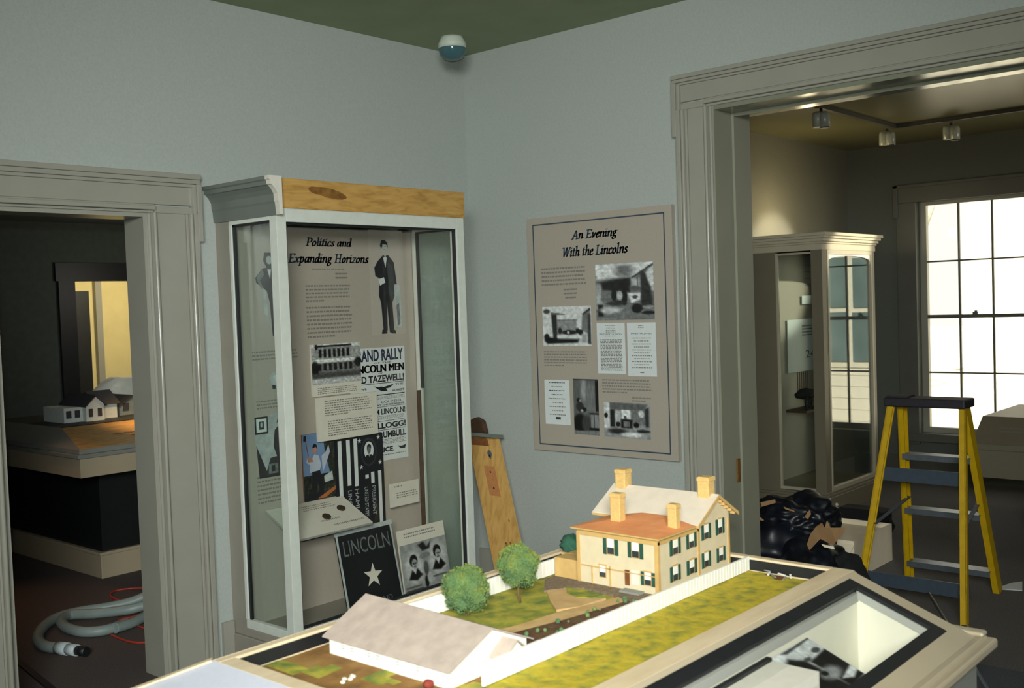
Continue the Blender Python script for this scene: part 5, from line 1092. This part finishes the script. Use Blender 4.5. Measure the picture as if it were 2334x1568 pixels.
# ================================================================== BAGS, CARTON
c = at(1760, 1245, X=5.15)
b = MB(); b.blob((5.15, c.y-.02, .22), (.30, .33, .27), .22, 1.4, 5, 0, 3, flat=.0); b.blob((5.0, c.y-.30, .16), (.24, .18, .20), .22, 1.6, 5, 0, 6, flat=.0)
b.blob((5.2, c.y-.13, .40), (.20, .22, .13), .35, 1.9, 5, 0, 9, flat=.0)
tag(b.obj('trash_bag', ['bag']), 'big shiny black plastic trash bag heaped behind the model house', 'trash bag')
c2 = at(1925, 1268, X=5.0)
b = MB(); b.blob((5.0, c2.y, .10), (.11, .13, .20), .2, 2, 4, 0, 14, flat=.0); tag(b.obj('tool_bag', ['nylon']), 'rounded black bag beside the torn cardboard, right of the trash bag', 'bag')
cb_ = at(1965, 1168, X=6.75); K = thing('camera_bag', 'soft black camera bag on the floor near the far display case', 'bag', (6.75, cb_.y, 0))
b = MB(); b.box(6.66, 6.86, cb_.y-.17, cb_.y+.16, .0, .17); b.obj('bag_body', ['nylon'], K, .03)
MB().tube([(6.70, cb_.y-.17, .10), (6.69, cb_.y-.21, .13), (6.70, cb_.y-.23, .08), (6.72, cb_.y-.20, .03)], .012, 8).obj('strap_end', ['nylon'], K)
# white carton
A0 = at(1850, 1177, Z=.22); A1 = at(1987, 1192, Z=.22); A2 = at(1975, 1345, Z=.0)
W_ = thing('white_carton', 'low open white carton with creased side between trash bag and ladder', 'carton', (5.75, 2.6, 0))
b = MB(); kx0, kx1, ky0, ky1 = 5.60, 6.15, 2.42, 3.0
b.box(kx0, kx1, ky0, ky0+.006, .006, .22).box(kx0, kx1, ky1-.006, ky1, .006, .22).box(kx0, kx0+.006, ky0+.006, ky1-.006, .006, .22).box(kx1-.006, kx1, ky0+.006, ky1-.006, .006, .22).box(kx0, kx1, ky0, ky1, 0, .006); b.obj('carton_body', ['carton'], W_)
b = MB(); b.slab([Vector((kx0, ky0, .20)), Vector((kx0, ky1, .20)), Vector((kx0-.13, ky1-.03, .08)), Vector((kx0-.15, ky0+.02, .06))], Vector((-.7, 0, .7)), .005); b.slab([Vector((kx0+.01, ky0+.01, .19)), Vector((kx1, ky0+.01, .19)), Vector((kx1, ky1-.01, .19)), Vector((kx0+.01, ky1-.01, .19))], (0, 0, 1), .006); b.obj('folded_flap', ['carton'], W_)
def scrap(pts, label, m='cardboard', X=5.05):
    P = [at(x, y, X=X+dx) for x, y, dx in pts]; n = (P[1]-P[0]).cross(P[2]-P[0]); n = n if n.x < 0 else -n
    b = MB(); b.slab(P, n, .004); return tag(b.obj('cardboard_scrap', [m]), label, 'cardboard')
scrap([(1832, 1268, 0), (1848, 1218, .02), (1862, 1200, .05), (1874, 1192, .1), (1880, 1205, .1), (1886, 1187, .1), (1893, 1203, .1), (1930, 1203, .12), (1905, 1236, .05), (1898, 1243, .02), (1870, 1228, 0)], 'spiky torn brown cardboard standing right of the trash bag', X=4.92)
scrap([(1733, 1145, .05), (1766, 1138, .05), (1768, 1146, .05), (1736, 1155, .05)], 'small tan cardboard strip on top of the trash bag', X=5.0)
scrap([(1818, 1168, .05), (1828, 1177, .05), (1846, 1162, .05), (1848, 1172, .05), (1835, 1195, .05), (1824, 1186, .05)], 'crumpled tan cardboard corner above the trash bag', X=5.0)
scrap([(1696, 1168, 0), (1722, 1170, 0), (1741, 1186, 0), (1736, 1187, 0), (1710, 1176, 0)], 'tan cardboard sliver on the left of the trash bag', X=4.83)
scrap([(1786, 1155, 0), (1808, 1163, 0), (1812, 1167, 0), (1790, 1161, 0)], 'thin tan cardboard edge at the middle of the trash bag', X=4.95)
scrap([(1872, 1240, 0), (1900, 1246, 0), (1902, 1252, 0), (1878, 1247, 0)], 'pale paper edge below the spiky torn cardboard', 'carton', X=4.86)
# rod behind the table
p0 = at(2117, 1352, X=4.4); p1 = at(2165, 1430, X=4.2); b = MB(); b.tube([p0, p1+(p1-p0)*3.0], .007, 8)
tag(b.obj('metal_rod', ['steel']), 'thin metal rod slanting behind the far end of the display table', 'rod')
sp = at(2290, 1338, Z=.01); b = MB(); b.slab([at(2268, 1341, Z=.006), at(2330, 1345, Z=.006), at(2330, 1325, Z=.006), at(2306, 1328, Z=.006)], (0, 0, 1), .004); tag(b.obj('paper_sheet', ['paper']), 'white paper sheet on the floor at the right edge of the picture', 'paper')
# ================================================================== CASE 3 (model case by the window)
ca3 = at(2240, 948, X=7.1); T3 = thing('model_case', 'sloped-top model case standing before the bright window, at the right edge', 'model case', (7.3, 1.3, 0))
y3 = ca3.y
b = MB(); zt3 = ca3.z; lo = at(2222, 1010, X=6.9)
b.hexa([(lo.x, lo.y+.02, lo.z), (lo.x, .2, lo.z), (8.0, .2, lo.z), (8.0, lo.y+.02, lo.z)], [(7.1, y3, zt3), (7.1, .4, zt3), (7.9, .4, zt3), (7.9, y3, zt3)]); b.obj('sloped_margin', ['case2'], T3)
lo2 = at(2225, 1085, X=6.92)
b = MB(); b.box(lo.x-.02, 8.02, .18, lo.y+.04, lo.z-.035, lo.z).box(lo.x, 8.0, .2, lo.y+.02, lo2.z, lo.z-.035); b.obj('apron', ['case2'], T3)
b = MB(); b.box(lo.x+.25, 7.75, .5, lo.y-.25, 0, lo2.z); b.obj('pedestal', ['trim_dark'], T3)
b = MB(); b.prism_x([(y3-.2, zt3), (.45, zt3), (.45, zt3+.30)], 7.3, 7.32); b.obj('black_easel_edge', ['black'], T3)
s3 = Sheet((7.02, y3-.10, zt3-.06), (0, -1, 0), Vector((-.2, 0, lo.z-zt3)).normalized(), .6, .1, (-.7, 0, .7)); s3.lines(.05, 0, 1, .6, 2, 'inkg', 3); s3.obj('label_text', T3)
# ================================================================== LEFT ROOM: MODEL CASE, HOSE, CORDS, SHEET
q = at(233, 1320, Z=0); bxx, byy = q.x, q.y       # base corner (3.108, 6.186)
T2 = thing('model_case', 'model display case with bare wood sloping side, seen through the narrow doorway', 'model case', (4.0, 7.0, 0))
MB().box(bxx, 5.2, byy, 7.7, 0, .145).box(bxx-.01, 5.2, byy-.01, 7.7, .145, .165).obj('base', ['taupe_table'], T2, .004)
MB().box(bxx+.02, 5.15, byy+.02, 7.6, .165, .67).obj('pedestal', ['black'], T2)
ax, ay = bxx-.2, byy-.2; zr3 = .925
MB().box(ax, 5.4, ay, 7.9, .676, .79).obj('apron', ['taupe_table'], T2)
MB().box(ax-.015, 5.42, ay-.015, 7.92, .79, .815).box(ax, 5.4, ay, 7.9, .815, .845).obj('edge_moulding', ['apron'], T2, .004)
rc = at(140, 975, Z=zr3)
b = MB(); b.slab([Vector((ax+.005, ay+.005, .846)), Vector((5.4, ay+.005, .846)), Vector((5.4, rc.y, zr3)), Vector((rc.x, rc.y, zr3))], (0, -.2, 1), .01); b.obj('wooden_margin', ['wood'], T2)
b = MB(); b.slab([Vector((ax+.005, ay+.005, .846)), Vector((rc.x, rc.y, zr3)), Vector((rc.x, 7.7, zr3)), Vector((ax+.005, 7.9, .846))], (-.3, 0, 1), .01); b.obj('gray_margin', ['apron'], T2)
MB().box(rc.x, 5.2, rc.y, 7.7, .84, zr3-.005).obj('model_bed', ['printgreen'], T2)
MB().box(rc.x, 5.2, rc.y-.006, rc.y, .90, zr3+.004).obj('black_edge', ['black'], T2)
s4 = Sheet((ax+.35, ay+.28, .876), (1, 0, 0), Vector((0, -.45, -.075)).normalized(), .55, .05, (0, -.16, .98)); s4.lines(0, 0, 1, .8, 1, 'dkbrown', 14); s4.obj('margin_text', T2)
c = at(310, 991, Z=.87); s4 = Sheet((c.x-.03, c.y+.03, .868), (1, 0, 0), Vector((0, -.45, -.075)).normalized(), .06, .05, (0, -.16, .98)); s4.ell(.5, .5, .5, .4, 'knot', 14); s4.obj('knot', T2)
# farmhouse models
def small_house(name, label, x0, x1, y0, y1, zb, ze_, zp, wall, nwin):
    t = thing(name, label, 'model house', ((x0+x1)/2, (y0+y1)/2, zb))
    MB().prism_y([(x0, zb), (x1, zb), (x1, ze_), ((x0+x1)/2, zp), (x0, ze_)], y0, y1).obj('walls', [wall], t)
    b = MB(); m_ = (x0+x1)/2
    for xa in (x0-.012, x1+.012): b.hexa([(xa, y0-.02, ze_-.012), (m_, y0-.02, zp), (m_, y1+.02, zp), (xa, y1+.02, ze_-.012)], [(xa, y0-.02, ze_-.002), (m_, y0-.02, zp+.01), (m_, y1+.02, zp+.01), (xa, y1+.02, ze_-.002)])
    b.obj('roof', ['mroof'], t)
    for k in range(nwin):
        xx = x0+(x1-x0)*(k+.5)/nwin; ww = (x1-x0)*.11; MB().box(xx-ww, xx+ww, y0-.004, y0, zb+.03, zb+.085).obj('window', ['mroof'], t)
    return t
f0 = at(180, 935, Y=rc.y+.35); f1 = at(220, 935, Y=rc.y+.35)
zb_ = zr3-.005
h1 = small_house('model_farmhouse', 'white gabled model farmhouse on the case in the left room', f0.x+.0, f0.x+.13, rc.y+.25, rc.y+.6, zb_, zb_+.11, zb_+.17, 'mfarm', 2)
b = MB(); b.box(f0.x-.13, f0.x, rc.y+.30, rc.y+.6, zb_, zb_+.10); b.obj('side_wing', ['mfarm'], h1); 
for k in range(2): MB().box(f0.x-.115+k*.06, f0.x-.080+k*.06, rc.y+.296, rc.y+.30, zb_+.03, zb_+.08).obj('window', ['mroof'], h1)
b = MB(); b.box(f0.x+.13, f0.x+.27, rc.y+.34, rc.y+.6, zb_, zb_+.10); b.obj('rear_wing', ['mfarm'], h1)
b = MB(); b.prism_x([(rc.y+.32, zb_+.098), (rc.y+.62, zb_+.098), (rc.y+.47, zb_+.19)], f0.x+.11, f0.x+.29); b.obj('wing_roof', ['mroof'], h1)
small_house('model_farmhouse', 'small gray model house right of the white model farmhouse', f0.x+.33, f0.x+.53, rc.y+.42, rc.y+.7, zb_, zb_+.075, zb_+.13, 'mgray', 2)
# plastic sheet over something behind
b = MB(); P0 = at(232, 938, Y=8.0); P1 = at(345, 870, Y=8.0)
for j in range(13):
    for i in range(25):
        u_, v_ = i/24, j/12; x = P0.x-.25+(1.9)*u_; y = 7.95+.35*v_-.05*math.sin(u_*9); z = .70+.42*min(1, v_*1.3)*min(1, .25+u_*3.2)+.045*noise.noise(Vector((u_*7, v_*5, 2)))+.02*noise.noise(Vector((u_*20, v_*11, 5)))
        b.v.append(Vector((x, y, z)))
for j in range(12):
    for i in range(24): k = j*25+i; b.smooth.add(len(b.f)); b.f.append([k, k+1, k+26, k+25]); b.m.append(0)
k = len(b.v); 
tag(b.obj('plastic_sheet', ['plastic_sheet']), 'crumpled white plastic sheet behind the model farmhouses', 'plastic sheet')
MB().box(P0.x-.2, P0.x+1.6, 7.98, 8.3, 0, .69).obj('covered_box', ['trim_dark'], None); tag(bpy.data.objects['covered_box'], 'low dark box under the crumpled plastic sheet in the left room', 'box')
# hose
def fl(x, y, z=.03): return at(x, y, Z=z)
def spline(P, n=8):
    P = [Vector(p) for p in P]; out = []
    for i in range(len(P)-1):
        a = P[max(i-1, 0)]; b_ = P[i]; c_ = P[i+1]; d_ = P[min(i+2, len(P)-1)]
        for k in range(n):
            t = k/n; out.append(.5*((2*b_)+(-a+c_)*t+(2*a-5*b_+4*c_-d_)*t*t+(-a+3*b_-3*c_+d_)*t**3))
    out.append(P[-1]); return out
hp = [fl(375, 1300, .16), fl(350, 1345, .09), fl(310, 1368, .05), fl(250, 1383), fl(180, 1394), fl(130, 1408), fl(98, 1430), fl(86, 1455), fl(102, 1472), fl(138, 1477)]
HS = thing('vacuum_hose', 'gray vacuum hose coiled on the floor beyond the narrow doorway', 'hose', (hp[5].x, hp[5].y, 0))
pp = spline(hp, 14); b = MB(); b.tube(pp, [.026+.0016*(k % 2) for k in range(len(pp))], 12)
hp2 = [fl(360, 1440), fl(320, 1432), fl(250, 1444), fl(190, 1442), fl(150, 1432), fl(142, 1418), fl(165, 1405), fl(215, 1400, .035), fl(280, 1392, .05), fl(330, 1381, .06), fl(342, 1392, .04), fl(325, 1403), fl(290, 1414)]
pp = spline([fl(290, 1420), fl(240, 1436), fl(190, 1440), fl(152, 1430), fl(140, 1416), fl(160, 1402), fl(220, 1398, .035), fl(290, 1390, .05), fl(335, 1380, .06), fl(344, 1392, .04), fl(330, 1405), fl(300, 1420), fl(262, 1432, .035)], 14)
b.tube(pp, [.026+.0016*(k % 2) for k in range(len(pp))], 12); b.obj('hose', ['hose'], HS)
e = Vector(hp[-1]); e2 = fl(152, 1479); dd = (e2-e).normalized(); MB().tube([e-dd*.02, e+dd*.05], .031, 16).tube([e+dd*.05, e+dd*.11], .028, 16).obj('cuff', ['hosew'], HS)
MB().tube([e+dd*.11, e+dd*.17], .023, 16).obj('nozzle', ['black'], HS)
def cord(P, label): tag(MB().tube(spline([fl(x, y, .006) for x, y in P], 8), .006, 6).obj('extension_cable', ['cord']), label, 'extension cable')
cord([(335, 1340), (300, 1341), (262, 1347), (252, 1358), (272, 1368), (300, 1368), (330, 1366)], 'thin red cord looping behind the gray vacuum hose')
cord([(400, 1432), (362, 1432), (330, 1432), (300, 1420), (270, 1414), (310, 1404), (340, 1395)], 'thin red cord passing through the coil of the gray hose')
cord([(252, 1446), (275, 1456), (305, 1464), (340, 1464), (375, 1461), (420, 1456)], 'thin red cord in front of the gray hose coil')
# carpet edge
P = [at(27, 1497, Z=.0), at(113, 1568, Z=.0)]
e0, e1 = Vector(P[0]), Vector(P[1]); d_ = (e1-e0).normalized(); e0 = e0-d_*.02; e1 = e1+d_*.12
b = MB(); b.bar(e0+Vector((0, 0, .004)), e1+Vector((0, 0, .004)), .03, .008); tag(b.obj('threshold_strip', ['black']), 'dark floor strip slanting across the narrow doorway threshold', 'threshold strip')
bpy.context.view_layer.update()
